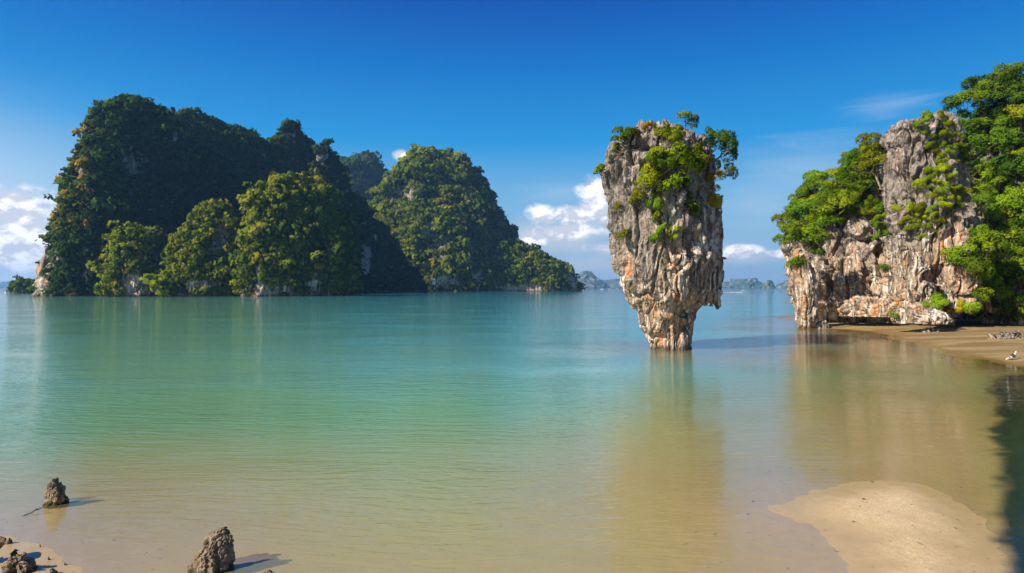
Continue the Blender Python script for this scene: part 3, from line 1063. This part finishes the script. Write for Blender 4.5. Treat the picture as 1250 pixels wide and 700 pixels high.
def leaf_cloud(rng, centers, radii, n, leaf, tb=0.0, squash=0.88):
    """Many small leaf faces over the outside of several clumps."""
    C, N, T = [], [], []
    wts = radii ** 2 / (radii ** 2).sum()
    mid = centers.mean(0)
    for c, r, w in zip(centers, radii, wts):
        m = max(8, int(n * w))
        d = rng.normal(0, 1, (m, 3))
        d /= np.linalg.norm(d, axis=1, keepdims=True)
        d[:, 2] = np.where(d[:, 2] < -0.35, -d[:, 2], d[:, 2])
        bumpy = 1 + 0.30 * fbm(d * 2.3 + c, 2, int(rng.integers(1000)))
        rr = r * bumpy[:, None] * rng.uniform(0.55, 1.05, (m, 1)) ** 0.6
        C.append(c + d * rr * np.array([1, 1, squash]))
        N.append(d)
        T.append(np.full(m, rng.uniform(-0.12, 0.12)) + rng.normal(0, 0.07, m))
    C, N, T = np.concatenate(C), np.concatenate(N), np.concatenate(T)
    g = C - mid + np.array([0, 0, 0.4])
    g /= np.maximum(np.linalg.norm(g, axis=1, keepdims=True), 1e-6)
    ln = N * 0.6 + np.array([0, 0, 0.3]) + rng.normal(0, 0.6, N.shape)
    ln /= np.linalg.norm(ln, axis=1, keepdims=True)
    a = np.cross(ln, rng.normal(0, 1, ln.shape))
    a /= np.linalg.norm(a, axis=1, keepdims=True)
    b = np.cross(ln, a)
    s = leaf * rng.uniform(0.6, 1.3, (len(C), 1))
    V = np.stack([C - a * s * .75, C - b * s * .34 + a * s * .05, C + a * s * .8, C + b * s * .36 + a * s * .02], 1)
    sn = 0.5 * N + 0.3 * g + 0.4 * ln
    sn /= np.linalg.norm(sn, axis=1, keepdims=True)
    V = V.reshape(-1, 3)
    me = np_mesh('crown', V, np.arange(len(V)).reshape(-1, 4), False,
                 {'nrm': ('FLOAT_VECTOR', np.repeat(sn, 4, 0)), 'tint': ('FLOAT', np.clip(np.repeat(T, 4) + 0.45 + tb, 0, 1))})
    me.materials.append(M_LEAF)
    return me


def make_proto(seed, kind):
    """Meshes of a unit-ish plant (metres): trunk with limbs, crown."""
    rng = np.random.default_rng(seed)
    J = Join()
    if kind == 'tree':
        H = 4.2
        V, F, pts = limb((0, 0, -0.6), (rng.normal(0, .3), rng.normal(0, .3), H * 0.62), .15, .07, rng)
        J.add(V, F)
        n = rng.integers(6, 9)
        cs, rs = [], []
        for k in range(n):
            a = k / n * 2 * np.pi + rng.normal(0, .35)
            s = pts[rng.integers(3, 7)]
            rad = rng.uniform(0.5, 1.6)
            e = np.array([math.cos(a) * rad, math.sin(a) * rad, H * rng.uniform(.62, 1.0)])
            V, F, _ = limb(s, e, .06, .02, rng, 4, 5)
            J.add(V, F)
            cs.append(e)
            rs.append(rng.uniform(.55, 1.0))
        cs.append(np.array([0, 0, H * .92]))
        rs.append(.9)
        crown = leaf_cloud(rng, np.array(cs), np.array(rs), 2600, .17)
    elif kind == 'shrub':
        cs, rs = [], []
        n = rng.integers(6, 9)
        for k in range(n):
            a = k / n * 2 * np.pi + rng.normal(0, .4)
            rad = rng.uniform(0.3, 1.35)
            e = np.array([math.cos(a) * rad, math.sin(a) * rad, rng.uniform(.5, 1.6)])
            V, F, _ = limb((0, 0, -0.4), e, .06, .02, rng, 4, 5, .1)
            J.add(V, F)
            cs.append(e)
            rs.append(rng.uniform(.45, .8))
        crown = leaf_cloud(rng, np.array(cs), np.array(rs), 1900, .15)
    else:  # sparse, windblown, flat-topped
        H = 2.3
        V, F, pts = limb((0, 0, -0.5), (rng.normal(.5, .4), rng.normal(0, .4), H * .8), .12, .05, rng, 6, 6, .07)
        J.add(V, F)
        cs, rs = [], []
        for k in range(6):
            a = rng.uniform(0, 2 * np.pi)
            s = pts[rng.integers(2, 7)]
            e = s + np.array([math.cos(a) * rng.uniform(.5, 1.3), math.sin(a) * rng.uniform(.5, 1.3), rng.uniform(.2, .9)])
            V, F, _ = limb(s, e, .045, .015, rng, 4, 5, .1)
            J.add(V, F)
            cs.append(e)
            rs.append(rng.uniform(.4, .75))
        crown = leaf_cloud(rng, np.array(cs), np.array(rs), 1400, .15, -.05, .8)
    V, F = J.get()
    tr = np_mesh('trunk', V, F)
    tr.materials.append(M_BARK)
    return tr, crown


PROTO = {k: [make_proto(500 + 17 * i + h, k) for i in range(c)] for h, (k, c) in enumerate((('tree', 5), ('shrub', 5), ('sparse', 4)))}
HUES = {'dark green': (.62, .72, .75), 'green': (1.05, 1.05, .85), 'bright green': (1.55, 1.40, .8), 'yellow green': (2.3, 1.65, .7), 'olive': (1.5, 1.05, .65), 'rusty': (2.6, .9, .9), 'golden': (3.4, 1.7, .6)}
prng = random.Random(7)


def plant(kind, loc, size, hue, label, group=None, up=None, tilt=0.15):
    tr, crn = prng.choice(PROTO[kind])
    name = {'tree': 'broadleaf_tree', 'shrub': 'shrub', 'sparse': 'windblown_tree'}[kind]
    root = empty(name, loc, label, 'shrub' if kind == 'shrub' else 'tree', group)
    axis = Vector((0, 0, 1)) if up is None else (Vector((0, 0, 1)) * (1 - tilt) + Vector(up) * tilt).normalized()
    q = axis.to_track_quat('Z', 'Y') @ Vector((0, 0, 1)).rotation_difference(Vector((0, 0, 1)))
    root.rotation_euler = (q @ Matrix.Rotation(prng.uniform(0, 6.28), 3, 'Z').to_quaternion()).to_euler()
    root.scale = (size * prng.uniform(.9, 1.15), size * prng.uniform(.9, 1.15), size * prng.uniform(.88, 1.1))
    a = obj('trunk' if kind != 'shrub' else 'stems', tr, None, root)
    b = obj('crown' if kind != 'shrub' else 'foliage', crn, None, root)
    c = HUES[hue]
    b.color = (*c, 1)
    return root


def surf_at(V, N, u, v, R=7.0):
    """The rock point nearest the camera around a given outlook direction."""
    uu, vv = project(V)
    d = np.hypot(uu - u, vv - v)
    ok = np.where(d < max(R, d.min() + 0.5))[0]
    i = ok[np.argmin(V[ok, 1] + d[ok] * 0.25)]
    return V[i], N[i]


# plants on the stack
SV, SN = STACK[0], STACK[2]
for (u, v, kind, s, hue, label, tl) in [
    (812, 214, 'shrub', 1.5, 'bright green', 'largest bright green bush on the face of the rock stack', .4),
    (800, 206, 'shrub', .95, 'green', 'green bush high on the stack face, above the largest bush', .5),
    (827, 236, 'shrub', 1.1, 'bright green', 'bright bush lower right of the largest bush on the stack', .5),
    (793, 228, 'shrub', .85, 'yellow green', 'yellowish bush left of the largest bush on the stack', .6),
    (786, 246, 'shrub', .6, 'olive', 'small olive bush left below the largest bush on the stack', .6),
    (808, 250, 'shrub', .6, 'green', 'small green bush straight below the largest bush on the stack', .6),
    (836, 252, 'shrub', .55, 'green', 'small green bush at the right end of the stack bush patch', .6),
    (812, 292, 'shrub', .6, 'bright green', 'low bright green tuft halfway down the rock stack', .6),
    (822, 290, 'shrub', .48, 'yellow green', 'yellow green tuft beside the low bright tuft on the stack', .6),
    (806, 268, 'shrub', .42, 'olive', 'little olive tuft between the bush patch and low tuft on the stack', .6),
    (848, 262, 'shrub', .42, 'olive', 'little olive bush on the shaded right half of the stack', .6),
    (872, 246, 'shrub', .5, 'golden', 'small golden bush on the right edge of the stack', .6),
    (815, 178, 'shrub', .6, 'olive', 'olive scrub in the cleft below the stack top', .4),
    (806, 168, 'shrub', .5, 'olive', 'dry scrub on the middle of the stack top', .2),
    (824, 168, 'shrub', .5, 'olive', 'dry scrub right of the middle of the stack top', .2),
    (792, 160, 'shrub', .38, 'rusty', 'rust brown tuft on the highest point of the stack', .2),
    (764, 176, 'shrub', .85, 'green', 'green bush on the upper left corner of the stack', .4),
    (756, 186, 'shrub', .5, 'green', 'small dark bush under the upper left corner of the stack', .5),
    (774, 170, 'shrub', .45, 'rusty', 'brownish tuft beside the upper left corner bush of the stack', .3),
    (838, 168, 'sparse', .75, 'olive', 'windblown tree rising highest on top of the stack', .15),
    (856, 176, 'sparse', .8, 'dark green', 'dark windblown tree on the upper right corner of the stack', .45),
    (866, 182, 'sparse', .85, 'green', 'spreading green tree leaning out right from the stack top', .6),
    (872, 196, 'sparse', .8, 'dark green', 'dark tree reaching farthest right from the stack', .75),
    (874, 214, 'sparse', .65, 'olive', 'olive tree hanging from the right side of the stack', .7),
    (876, 228, 'sparse', .6, 'golden', 'small golden tree lowest on the right side of the stack', .7),
    (852, 200, 'shrub', .7, 'olive', 'olive bush in the shade below the stack top trees', .5),
    (764, 290, 'shrub', .35, 'olive', 'thin olive tuft on the left edge of the stack', .6),
    (758, 254, 'shrub', .3, 'olive', 'tiny olive tuft high on the left edge of the stack', .6),
]:
    p, n = surf_at(SV, SN, u, v)
    plant(kind, Vector(p), s, hue, label, 'plants growing on the rock stack', n, tl)
# a small tree held out on a long stem from the left side
p, n = surf_at(SV, SN, 747, 212)
hang = empty('windblown_tree', Vector(p), 'lone small tree hung out in the air left of the stack', 'tree', 'plants growing on the rock stack')
rg = np.random.default_rng(77)
Vt, Ft, _ = limb((0.3, 0, -.3), (-1.15, -.1, .25), .05, .02, rg, 5, 5, .05)
obj('trunk', np_mesh('trunk', Vt, Ft), M_BARK, hang)
cm = leaf_cloud(rg, np.array([[-1.05, -.1, .3], [-1.3, 0, .05], [-.95, .1, .5]]), np.array([.42, .36, .34]), 560, .13, 0.1)
obj('crown', cm, None, hang).color = (1.3, 1.1, .8, 1)


# plants on the cliff
def in_poly(u, v, poly):
    c = False
    j = len(poly) - 1
    for i in range(len(poly)):
        (x1, y1), (x2, y2) = poly[i], poly[j]
        if (y1 > v) != (y2 > v) and u < (x2 - x1) * (v - y1) / (y2 - y1) + x1:
            c = not c
        j = i
    return c


ZONES = [
    # name, polygon, spacing px, kinds, hues, size range
    ('on the left cliff shoulder', [(960, 308), (966, 285), (990, 250), (1015, 226), (1045, 208), (1072, 192), (1078, 215), (1076, 262), (1058, 275), (1040, 262), (1020, 290), (1002, 300), (992, 330), (978, 330)], 13.5,
     ['tree', 'shrub', 'tree'], ['green', 'bright green', 'olive', 'green', 'dark green', 'yellow green'], (.75, 1.15)),
    ('on top of the pinnacle', [(1122, 165), (1130, 146), (1150, 146), (1172, 165), (1180, 205), (1150, 205), (1140, 190)], 14, ['shrub'], ['green', 'olive', 'bright green'], (.45, .65)),
    ('on the pinnacle face', [(1118, 225), (1145, 205), (1165, 215), (1175, 250), (1160, 262), (1140, 250)], 16, ['shrub'], ['bright green', 'yellow green', 'green'], (.5, .75)),
    ('on the middle cliff ledge', [(1098, 258), (1120, 248), (1142, 262), (1148, 285), (1126, 292), (1104, 278)], 14, ['shrub'], ['yellow green', 'bright green', 'olive'], (.5, .75)),
    ('in the gap beside the pinnacle', [(1062, 272), (1082, 268), (1088, 292), (1072, 296)], 14, ['shrub'], ['bright green', 'green'], (.6, .8)),
    ('on the crest of the wooded slope', [(1170, 178), (1186, 140), (1205, 118), (1250, 112), (1275, 112), (1275, 160), (1205, 170), (1185, 195)], 17, ['tree', 'tree', 'sparse'], ['dark green', 'olive', 'dark green', 'green'], (1.0, 1.5)),
    ('high on the wooded slope', [(1180, 200), (1205, 165), (1275, 150), (1275, 250), (1205, 260), (1188, 240)], 17, ['tree', 'shrub'], ['green', 'bright green', 'green', 'yellow green', 'dark green'], (.9, 1.35)),
    ('low on the wooded slope', [(1192, 275), (1210, 262), (1275, 250), (1275, 392), (1215, 392), (1180, 372), (1172, 350), (1190, 325)], 16, ['tree', 'shrub', 'shrub'], ['bright green', 'green', 'bright green', 'dark green', 'yellow green'], (.8, 1.2)),
]
uu, vv = project(CLV)
toc = -CLV / np.linalg.norm(CLV, axis=1, keepdims=True)
facing = ((CLN * toc).sum(1) > 0.05)
# nearest-surface map, to keep only rock the eye can meet
bx = np.floor(uu / 6).astype(int)
by = np.floor(vv / 6).astype(int)
key = bx * 10000 + by
order = np.argsort(CLV[:, 1])
front = {}
for i in order:
    if facing[i]:
        front.setdefault(int(key[i]), CLV[i, 1])
vis = np.array([f and CLV[i, 1] < front.get(int(key[i]), 1e9) + 2.0 for i, f in enumerate(facing)])
ORD = ['first', 'second', 'third', 'fourth', 'fifth', 'sixth', 'seventh', 'eighth', 'ninth', 'tenth', 'eleventh', 'twelfth', 'thirteenth', 'fourteenth', 'fifteenth', 'sixteenth', 'seventeenth', 'eighteenth', 'nineteenth', 'twentieth']
ncl = 0
for (where, poly, sp, kinds, hues, (s0, s1)) in ZONES:
    xs, ys = [q[0] for q in poly], [q[1] for q in poly]
    cand = np.where(vis & (uu > min(xs)) & (uu < max(xs)) & (vv > min(ys)) & (vv < max(ys)))[0]
    cand = [int(i) for i in cand]
    prng.shuffle(cand)
    got = []
    for i in cand[:6000]:
        if all(math.hypot(uu[i] - a[0], (vv[i] - a[1]) * 1.0) > sp * .64 for a in got) and in_poly(uu[i], vv[i], poly):
            got.append((uu[i], vv[i], i, prng.choice(kinds), prng.choice(hues)))
    count = {}
    got.sort()
    tot = {}
    for g in got:
        tot[(g[3], g[4])] = tot.get((g[3], g[4]), 0) + 1
    for (a, b, i, kd, hue) in got:
        k = count.get((kd, hue), 0)
        count[(kd, hue)] = k + 1
        noun = {'tree': 'leafy tree', 'shrub': 'bush', 'sparse': 'thin crowned tree'}[kd]
        lab = f'only {hue} {noun} {where}' if tot[(kd, hue)] == 1 else f'{ORD[min(k, 19)]} {hue} {noun} from the left {where}'
        n = CLN[i]
        plant(kd, Vector(CLV[i] - 0.25 * n), prng.uniform(s0, s1), hue, lab, 'trees and bushes on the cliff', n, .45 if kd == 'shrub' else .28)
        ncl += 1
for (u, v, s, hue, label) in [(1144, 376, .95, 'bright green', 'round bright bush at the cliff foot above the jutting block'),
                              (1176, 378, .8, 'golden', 'golden leaved bush low at the cliff foot'),
                              (1188, 388, .8, 'yellow green', 'yellow green bush lowest at the cliff foot'),
                              (1080, 332, .55, 'green', 'small bush in the crack between shoulder and pinnacle'),
                              (1092, 386, .35, 'green', 'tiny bush above the dark undercut of the cliff'),
                              (1172, 318, .6, 'green', 'bush on the rusty streaked rock of the cliff')]:
    i = int(np.argmin(np.hypot(uu - u, vv - v) + np.where(vis, 0, 50)))
    plant('shrub', Vector(CLV[i]), s, hue, label, 'trees and bushes on the cliff', CLN[i], .5)
    ncl += 1
print('cliff plants', ncl)


# ------------------------------------------------------------------ boulders and foreground stones
def boulder(name, D, L, R, label, mat, seed, amp=(.06, .06, .05, .06), s=.28, nt=150, nz=110, ratio=.85, zbot=-.25, cat='rock', group=None, **kw):
    V, F, N = tower(D=D, L=L, R=R, disp=karst_disp(*amp, seed, s), nt=nt, nz=nz, ratio=ratio, zbot=zbot, topw=1.2, smooth=1, **kw)
    c = Vector((V[:, 0].mean(), V[:, 1].mean(), 0))
    o = obj(name, np_mesh(name, V - np.array(c), F), mat, None, c)
    return tag(o, label, cat, group)


def stone_mat():
    m, t, out = new_mat('barnacled_stone')
    P = t.node('ShaderNodeNewGeometry').outputs['Position']
    sep = t.node('ShaderNodeSeparateXYZ')
    t.put(sep.inputs[0], P)
    n = t.noise(P, 7.0, 6, 0.7)
    v = t.voro(P, 26.0)
    f = t.noise(P, 40.0, 4, 0.7)
    col = t.ramp(n, [(.25, (.05, .036, .022)), (.48, (.17, .12, .07)), (.62, (.29, .22, .135)), (.8, (.42, .35, .24))])
    col = t.mix(t.m('MULTIPLY', t.ss(v, .45, .2), .55), col, (.38, .31, .21))
    col = t.mix(t.ss(t.m('ADD', sep.outputs[2], t.m('MULTIPLY', n, .12)), .17, .07), col, (.06, .042, .02))
    h = t.m('ADD', t.m('MULTIPLY', t.ss(v, .5, .1), .5), t.m('ADD', n, t.m('MULTIPLY', f, .4)))
    principled(t, out, col, .85, bump(t, h, 1.0, .05), .25)
    return m


M_STONE = stone_mat()
M_BOULD = rock_mat('pale_boulder', .5, -1.0, 1.2, .5, 0)
boulder('rock', 15.3, [(52, 617), (53, 607), (57, 597), (61, 590), (65, 585)], [(88, 617), (87, 606), (83, 596), (77, 589), (72, 585)],
        'small cone shaped stone standing in the shallows at far left', M_STONE, 601, zbot=-.3)
boulder('rock', 11.7, [(226, 702), (231, 690), (239, 674), (249, 661), (258, 651), (267, 645)], [(285, 702), (285, 688), (284, 675), (283, 660), (282, 650), (278, 645)],
        'larger leaning stone in the shallows with a slanted sunlit tip', M_STONE, 605, zbot=-.3)
boulder('rock', 11.9, [(-40, 705), (-30, 680), (-15, 665), (-5, 655)], [(18, 705), (8, 690), (6, 670), (2, 656)], 'dark stone cut off by the left edge of the picture', M_STONE, 611, (.08, .12, .09, .07))
boulder('rock', 11.5, [(-6, 712), (-2, 692), (8, 681), (20, 678)], [(50, 712), (48, 698), (42, 686), (30, 679)], 'broad jagged stone in the bottom left corner', M_STONE, 615, (.08, .13, .10, .07))
boulder('rock', 12.2, [(8, 690), (10, 676), (16, 671)], [(34, 690), (32, 678), (24, 671)], 'low stone behind the broad jagged one in the corner', M_STONE, 618, (.03, .05, .04, .03))
boulder('rock', 11.45, [(54, 702), (56, 697), (60, 694)], [(72, 702), (70, 697), (66, 694)], 'small flat stone on wet sand right of the corner stones', M_STONE, 621, (.02, .05, .05, .03), nt=60, nz=40)
boulder('rock', 11.45, [(318, 703), (321, 698), (325, 696)], [(337, 703), (334, 698), (329, 696)], 'small stone just breaking the surface right of the leaning stone', M_STONE, 624, (.02, .05, .05, .03), nt=60, nz=40)
boulder('rock', 13.3, [(21, 672), (23, 667), (27, 665)], [(33, 672), (32, 668), (29, 665)], 'tiny stone in shallow water behind the corner stones', M_STONE, 627, (.02, .04, .04, .03), nt=50, nz=30)
boulder('rock', 14.0, [(34, 648), (36, 646), (39, 645)], [(46, 648), (44, 646), (41, 645)], 'tiny dark stone in shallow water below the floating stick', M_STONE, 629, (.02, .03, .03, .02), nt=50, nz=30)
for k, (u, v, w, h, l) in enumerate([(60, 684, 5, 5, 'small rounded stone on the wet sand above the flat one'), (12, 664, 7, 8, 'knobbly stone between the left edge and the corner stones'), (50, 668, 4, 3, 'little dark pebble sized stone in the wet sand margin'),
                                     (80, 690, 4, 3, 'little stone at the water line right of the flat one')]):
    boulder('rock', CAMZ * FPX / (v - CY), [(u - w, v + 1), (u - w * .8, v - h * .5), (u - w * .3, v - h)], [(u + w, v + 1), (u + w * .8, v - h * .5), (u + w * .3, v - h)], l, M_STONE, 660 + k, (.02, .03, .03, .02), nt=60, nz=36)
# pale boulders on the beach at the cliff foot
for k, (u, v, w, h) in enumerate([(1212, 416, 10, 9), (1226, 417, 11, 10), (1242, 416, 12, 11), (1255, 415, 9, 8)]):
    D = 5.2 * FPX / (v - CY)
    boulder('boulder', D, [(u - w, v + 2), (u - w * .9, v - h * .4), (u - w * .4, v - h)], [(u + w, v + 2), (u + w * .8, v - h * .5), (u + w * .2, v - h)],
            ['low pale boulder, leftmost of the row on the beach at the right', 'pale boulder second in the row on the beach at the right', 'biggest pale boulder in the row on the beach at the right',
             'pale boulder at the right end of the row on the beach'][k], M_BOULD, 640 + k, (.12, .35, .4, .09), .55, 120, 80, .9, -.1, 'boulder', 'boulders at the cliff foot', shear=.2)
boulder('boulder', 80, [(992, 402), (993, 396), (997, 392), (1003, 391)], [(1013, 402), (1012, 396), (1009, 392), (1005, 391)], 'rounded boulder under the dark overhang at the cliff left foot', M_BOULD, 650, (.12, .35, .4, .09), .6, 100, 70,
        .9, -.2, 'boulder', 'boulders at the cliff foot')

# driftwood: a short bleached fork of wood with a dark hollow
rg = np.random.default_rng(88)
D = 5.1 * FPX / (436 - CY)
base = px(1236, 436, D)
base.z = float(bed_height(np.array([base.x]), np.array([base.y]))[0])
dw = empty('driftwood', base, 'bleached forked piece of driftwood lying alone on the beach', 'driftwood')
M_DRIFT = plain('bleached_wood', (.42, .36, .28), .8, .35, 9)
J = Join()
V2, F2, pts = limb((-.62, -.1, .02), (.02, 0, .16), .05, .15, rg, 7, 10, .03)
J.add(V2, F2)
V2, F2, _ = limb((-.02, 0, .14), (.42, .12, .60), .14, .035, rg, 7, 10, .035)
J.add(V2, F2)
V2, F2, _ = limb((-.3, -.05, .08), (-.42, -.3, .30), .05, .02, rg, 4, 7, .05)
J.add(V2, F2)
Vd, Fd = J.get()
Vd = Vd + 0.02 * np.stack([fbm(Vd * 7, 3, 5), fbm(Vd * 7, 3, 6), fbm(Vd * 7, 3, 7)], 1)
obj('wood', np_mesh('wood', Vd, Fd), M_DRIFT, dw)
V, F, N = tower(D=20, L=[(618, 366), (619, 358), (622, 354)], R=[(632, 366), (631, 358), (627, 354)], disp=karst_disp(.02, .04, .04, .02, 690, .3), nt=40, nz=24, ratio=.8, zbot=CAMZ - .4)
V = V - V.mean(0) + np.array([-.02, -.03, .34])
obj('knot', np_mesh('knot', V, F), plain('dark_knot', (.05, .04, .03), .85, .3, 9), dw)

# stick standing out of the shallows
D = 14.6
sp_ = px(38, 621, D)
sp_.z = 0
J = Join()
V2, F2, pts = limb((-.22, -.1, -.06), (.18, .1, .10), .022, .012, rg, 6, 6, .03)
J.add(V2, F2)
V2, F2, _ = limb(pts[4], pts[4] + np.array([.10, 0, .07]), .012, .004, rg, 3, 5, .03)
J.add(V2, F2)
Vd, Fd = J.get()
tag(obj('stick', np_mesh('stick', Vd, Fd), plain('wet_wood', (.05, .045, .045), .6, .3, 12), None, sp_), 'thin dark forked stick poking out of the shallows', 'stick')

# dark pebbles strewn over the near sandbar
pr = random.Random(19)
peb_protos = []
for k in range(3):
    V, F, N = tower(D=20, L=[(600, 360), (602, 352), (612, 345), (622, 342)], R=[(650, 360), (646, 352), (638, 346), (628, 342)], disp=karst_disp(.1, .1, .12, .05, 700 + k, .5), nt=24, nz=14, zbot=CAMZ - .3, ratio=.8)
    V = V - np.array([0, 20, CAMZ - .15])
    V = V / 0.67
    me = np_mesh('pebble', V, F)
    me.materials.append(plain('pebble_%d' % k, [(.07, .05, .035), (.12, .09, .06), (.2, .15, .1)][k], .8, .3, 8))
    peb_protos.append(me)
for k, (u, v, s, l) in enumerate([(1065, 589, .055, 'dark pebble at the top edge of the sandbar'), (1042, 640, .05, 'dark pebble alone in the middle left of the sandbar'), (1165, 648, .06, 'largest dark pebble right of the sandbar middle'),
                                  (919, 611, .05, 'dark pebble at the left tip of the wet sand spit'), (913, 627, .05, 'dark pebble below the left tip of the sand spit'), (1112, 620, .035, 'small pebble near the sandbar crest'),
                                  (1054, 613, .06, 'flat brown pebble left of the sandbar crest'), (1148, 653, .03, 'tiny pebble beside the largest one on the sandbar'), (1114, 646, .04, 'small brown pebble low in the sandbar middle'),
                                  (1050, 622, .03, 'tiny pebble below the flat brown one'), (1173, 593, .04, 'dark pebble in the shallow pool behind the sandbar')]):
    D = CAMZ * FPX / (v - CY)
    q = px(u, v, D)
    q.z = float(bed_height(np.array([q.x]), np.array([q.y]))[0])
    o = obj('pebble', peb_protos[k % 3], None, None, q)
    o.scale = (s * pr.uniform(.8, 1.3), s, s * .7)
    o.rotation_euler = (0, 0, pr.uniform(0, 6.28))
    tag(o, l, 'pebble', 'pebbles on the sandbar')


# ------------------------------------------------------------------ far boats
M_WHITE = plain('white_paint', (.80, .80, .78), .35, .04, 2)
M_DARKP = plain('dark_paint', (.05, .06, .09), .4, .1, 2)
M_FOAM = plain('foam', (.82, .85, .86), .8, .08, 1.0)


def hull_mesh(L, W, H, sheer=.35):
    n, m = 14, 9
    V = []
    for i in range(n):
        s = i / (n - 1)
        w = W * .5 * (1 - max(0, (s - .45) / .55) ** 2.2)
        zk = -.25 * H + H * .9 * max(0, (s - .6) / .4) ** 2
        top = H * (1 + sheer * s * s)
        for j in range(m):
            a = j / (m - 1) * 2 - 1
            y = w * (abs(a) ** .55) * (1 if a > 0 else -1)
            V.append((s * L - L / 2, y, zk + (top - zk) * abs(a) ** 1.7))
    V = np.array(V)
    F = list(grid_faces(n, m, False))
    # deck
    base = len(V)
    D_ = []
    for i in range(n):
        for j in range(2):
            p = V[i * m + (0 if j == 0 else m - 1)].copy()
            p[2] -= .12 * H
            p[1] *= .96
            D_.append(p)
    F2 = [[base + 2 * i, base + 2 * i + 1, base + 2 * i + 3, base + 2 * i + 2] for i in range(n - 1)]
    F3 = [[0, 2, m - 3, m - 1]]
    return np.concatenate([V, np.array(D_)]), np.array([list(f) for f in F] + F2 + F3)


def box_np(x0, x1, y0, y1, z0, z1, tx=0.0):
    V = np.array([(x0, y0, z0), (x1, y0, z0), (x1, y1, z0), (x0, y1, z0), (x0 + tx, y0 + .1, z1), (x1 - tx * 1.6, y0 + .1, z1), (x1 - tx * 1.6, y1 - .1, z1), (x0 + tx, y1 - .1, z1)])
    F = np.array([(0, 3, 2, 1), (4, 5, 6, 7), (0, 1, 5, 4), (1, 2, 6, 5), (2, 3, 7, 6), (3, 0, 4, 7)])
    return V, F


def motor_boat(loc, L, rz, label, cat='boat', group=None):
    r = empty('motor_boat', loc, label, cat, group)
    r.rotation_euler = (0, 0, rz)
    V, F = hull_mesh(L, L * .3, L * .13)
    obj('hull', np_mesh('hull', V, F), M_WHITE, r)
    V, F = box_np(-L * .18, L * .16, -L * .11, L * .11, L * .10, L * .24, L * .03)
    obj('cabin', np_mesh('cabin', V, F, False), M_DARKP, r)
    V, F = box_np(-L * .24, L * .14, -L * .13, L * .13, L * .243, L * .265)
    obj('canopy', np_mesh('canopy', V, F, False), M_WHITE, r)
    V, F = box_np(-L * .56, -L * .48, -L * .04, L * .04, 0, L * .17)
    obj('outboard_motor', np_mesh('outboard_motor', V, F, False), M_DARKP, r)
    return r


D = 640.0
b0 = px(908, 357.2, D)
b0.z = 0.05
motor_boat(b0, 7.5, .15, 'white speedboat racing right across the bay behind the stack')
nw = 40
xs = np.linspace(0, -34, nw)
Wv = []
wr = np.random.default_rng(5)
for i, xx in enumerate(xs):
    hw = .8 + 1.2 * (i / nw) + wr.uniform(-.2, .2)
    for yy in (-hw, -hw * .4, hw * .4, hw):
        Wv.append((xx, yy, .05 + .28 * (1 - i / nw) * (1 - abs(yy) / hw) + wr.uniform(0, .04)))
wk = obj('wake', np_mesh('wake', np.array(Wv), grid_faces(nw, 4, False)), M_FOAM, None, (b0.x - 3.5, b0.y - .5, 0))
wk.rotation_euler = (0, 0, .15)
tag(wk, 'white foam trail behind the speedboat', 'wake', kind='stuff')
for k, (u, D, L, lab) in enumerate([(735, 1500, 11, 'far white boat nearest the tail of the cone hill'), (744, 1600, 9, 'far white boat between the two others in the gap'), (754, 1450, 10, 'far white boat closest to the stack on the horizon')]):
    q = px(u, 351, D)
    q.z = .05
    motor_boat(q, L, .2 * k, lab, 'boat', 'boats moored far off in the gap')
q = px(7, 358, 585)
q.z = .05
motor_boat(q, 5, 2.6, 'small dark boat off the wooded point at far left')

# ------------------------------------------------------------------ unseen tree added behind the viewer, crown shaped to shade the right shallows
HZ = 19.0
tr_root = empty('added_shade_tree', (-15, -6, 0), 'unseen tree added behind the viewpoint to shade the right shallows', 'tree')
rg = np.random.default_rng(91)
J = Join()
V2, F2, _ = limb((0, 0, -.5), (1.5, 2.5, HZ - 4), .6, .35, rg, 10, 10, .01)
J.add(V2, F2)
cs, rs = [], []
last = np.array([1.5, 2.5, HZ - 4])
for k in range(80):
    f = (k / 79) ** 0.75
    D = 11.0 + 25 * (1 - (1 - f))
    g = px(1266, 351, D)
    c = np.array([g.x, D, 0]) + np.array(TO_SUN) * (HZ / TO_SUN.z) + np.array([15, 6, 0]) + rg.normal(0, .006 * D, 3)
    cs.append(c)
    rs.append(.048 * D * rg.uniform(.95, 1.05))
    if k % 12 == 0:
        V2, F2, _ = limb(last, c + np.array([0, 0, -.3]), .30 - .002 * k, .27 - .002 * k, rg, 6, 6, .02)
        J.add(V2, F2)
        last = c + np.array([0, 0, -.3])
    else:
        V2, F2, _ = limb(last, c, .07, .03, rg, 5, 5, .03)
        J.add(V2, F2)
Vd, Fd = J.get()
obj('trunk', np_mesh('trunk', Vd, Fd), M_BARK, tr_root)
obj('crown', leaf_cloud(rg, np.array(cs), np.array(rs), 60000, .22), None, tr_root).color = (.8, .9, .8, 1)

# ------------------------------------------------------------------ haze
V, F = box_np(-9500, 9500, -60, 9400, -4.6, 262)
V[4:, 1] = [-60, -60, 9400, 9400]
hz = obj('haze', np_mesh('haze', V, F, False))
m, t, out = new_mat('haze')
pv = t.node('ShaderNodeVolumePrincipled')
pv.inputs['Color'].default_value = (.27, .58, 1.0, 1)
pv.inputs['Density'].default_value = 0.00009
pv.inputs['Anisotropy'].default_value = 0.2
t.put(out.inputs['Volume'], pv.outputs[0])
hz.data.materials.append(m)
tag(hz, 'pale blue haze over the bay', 'haze', kind='stuff')
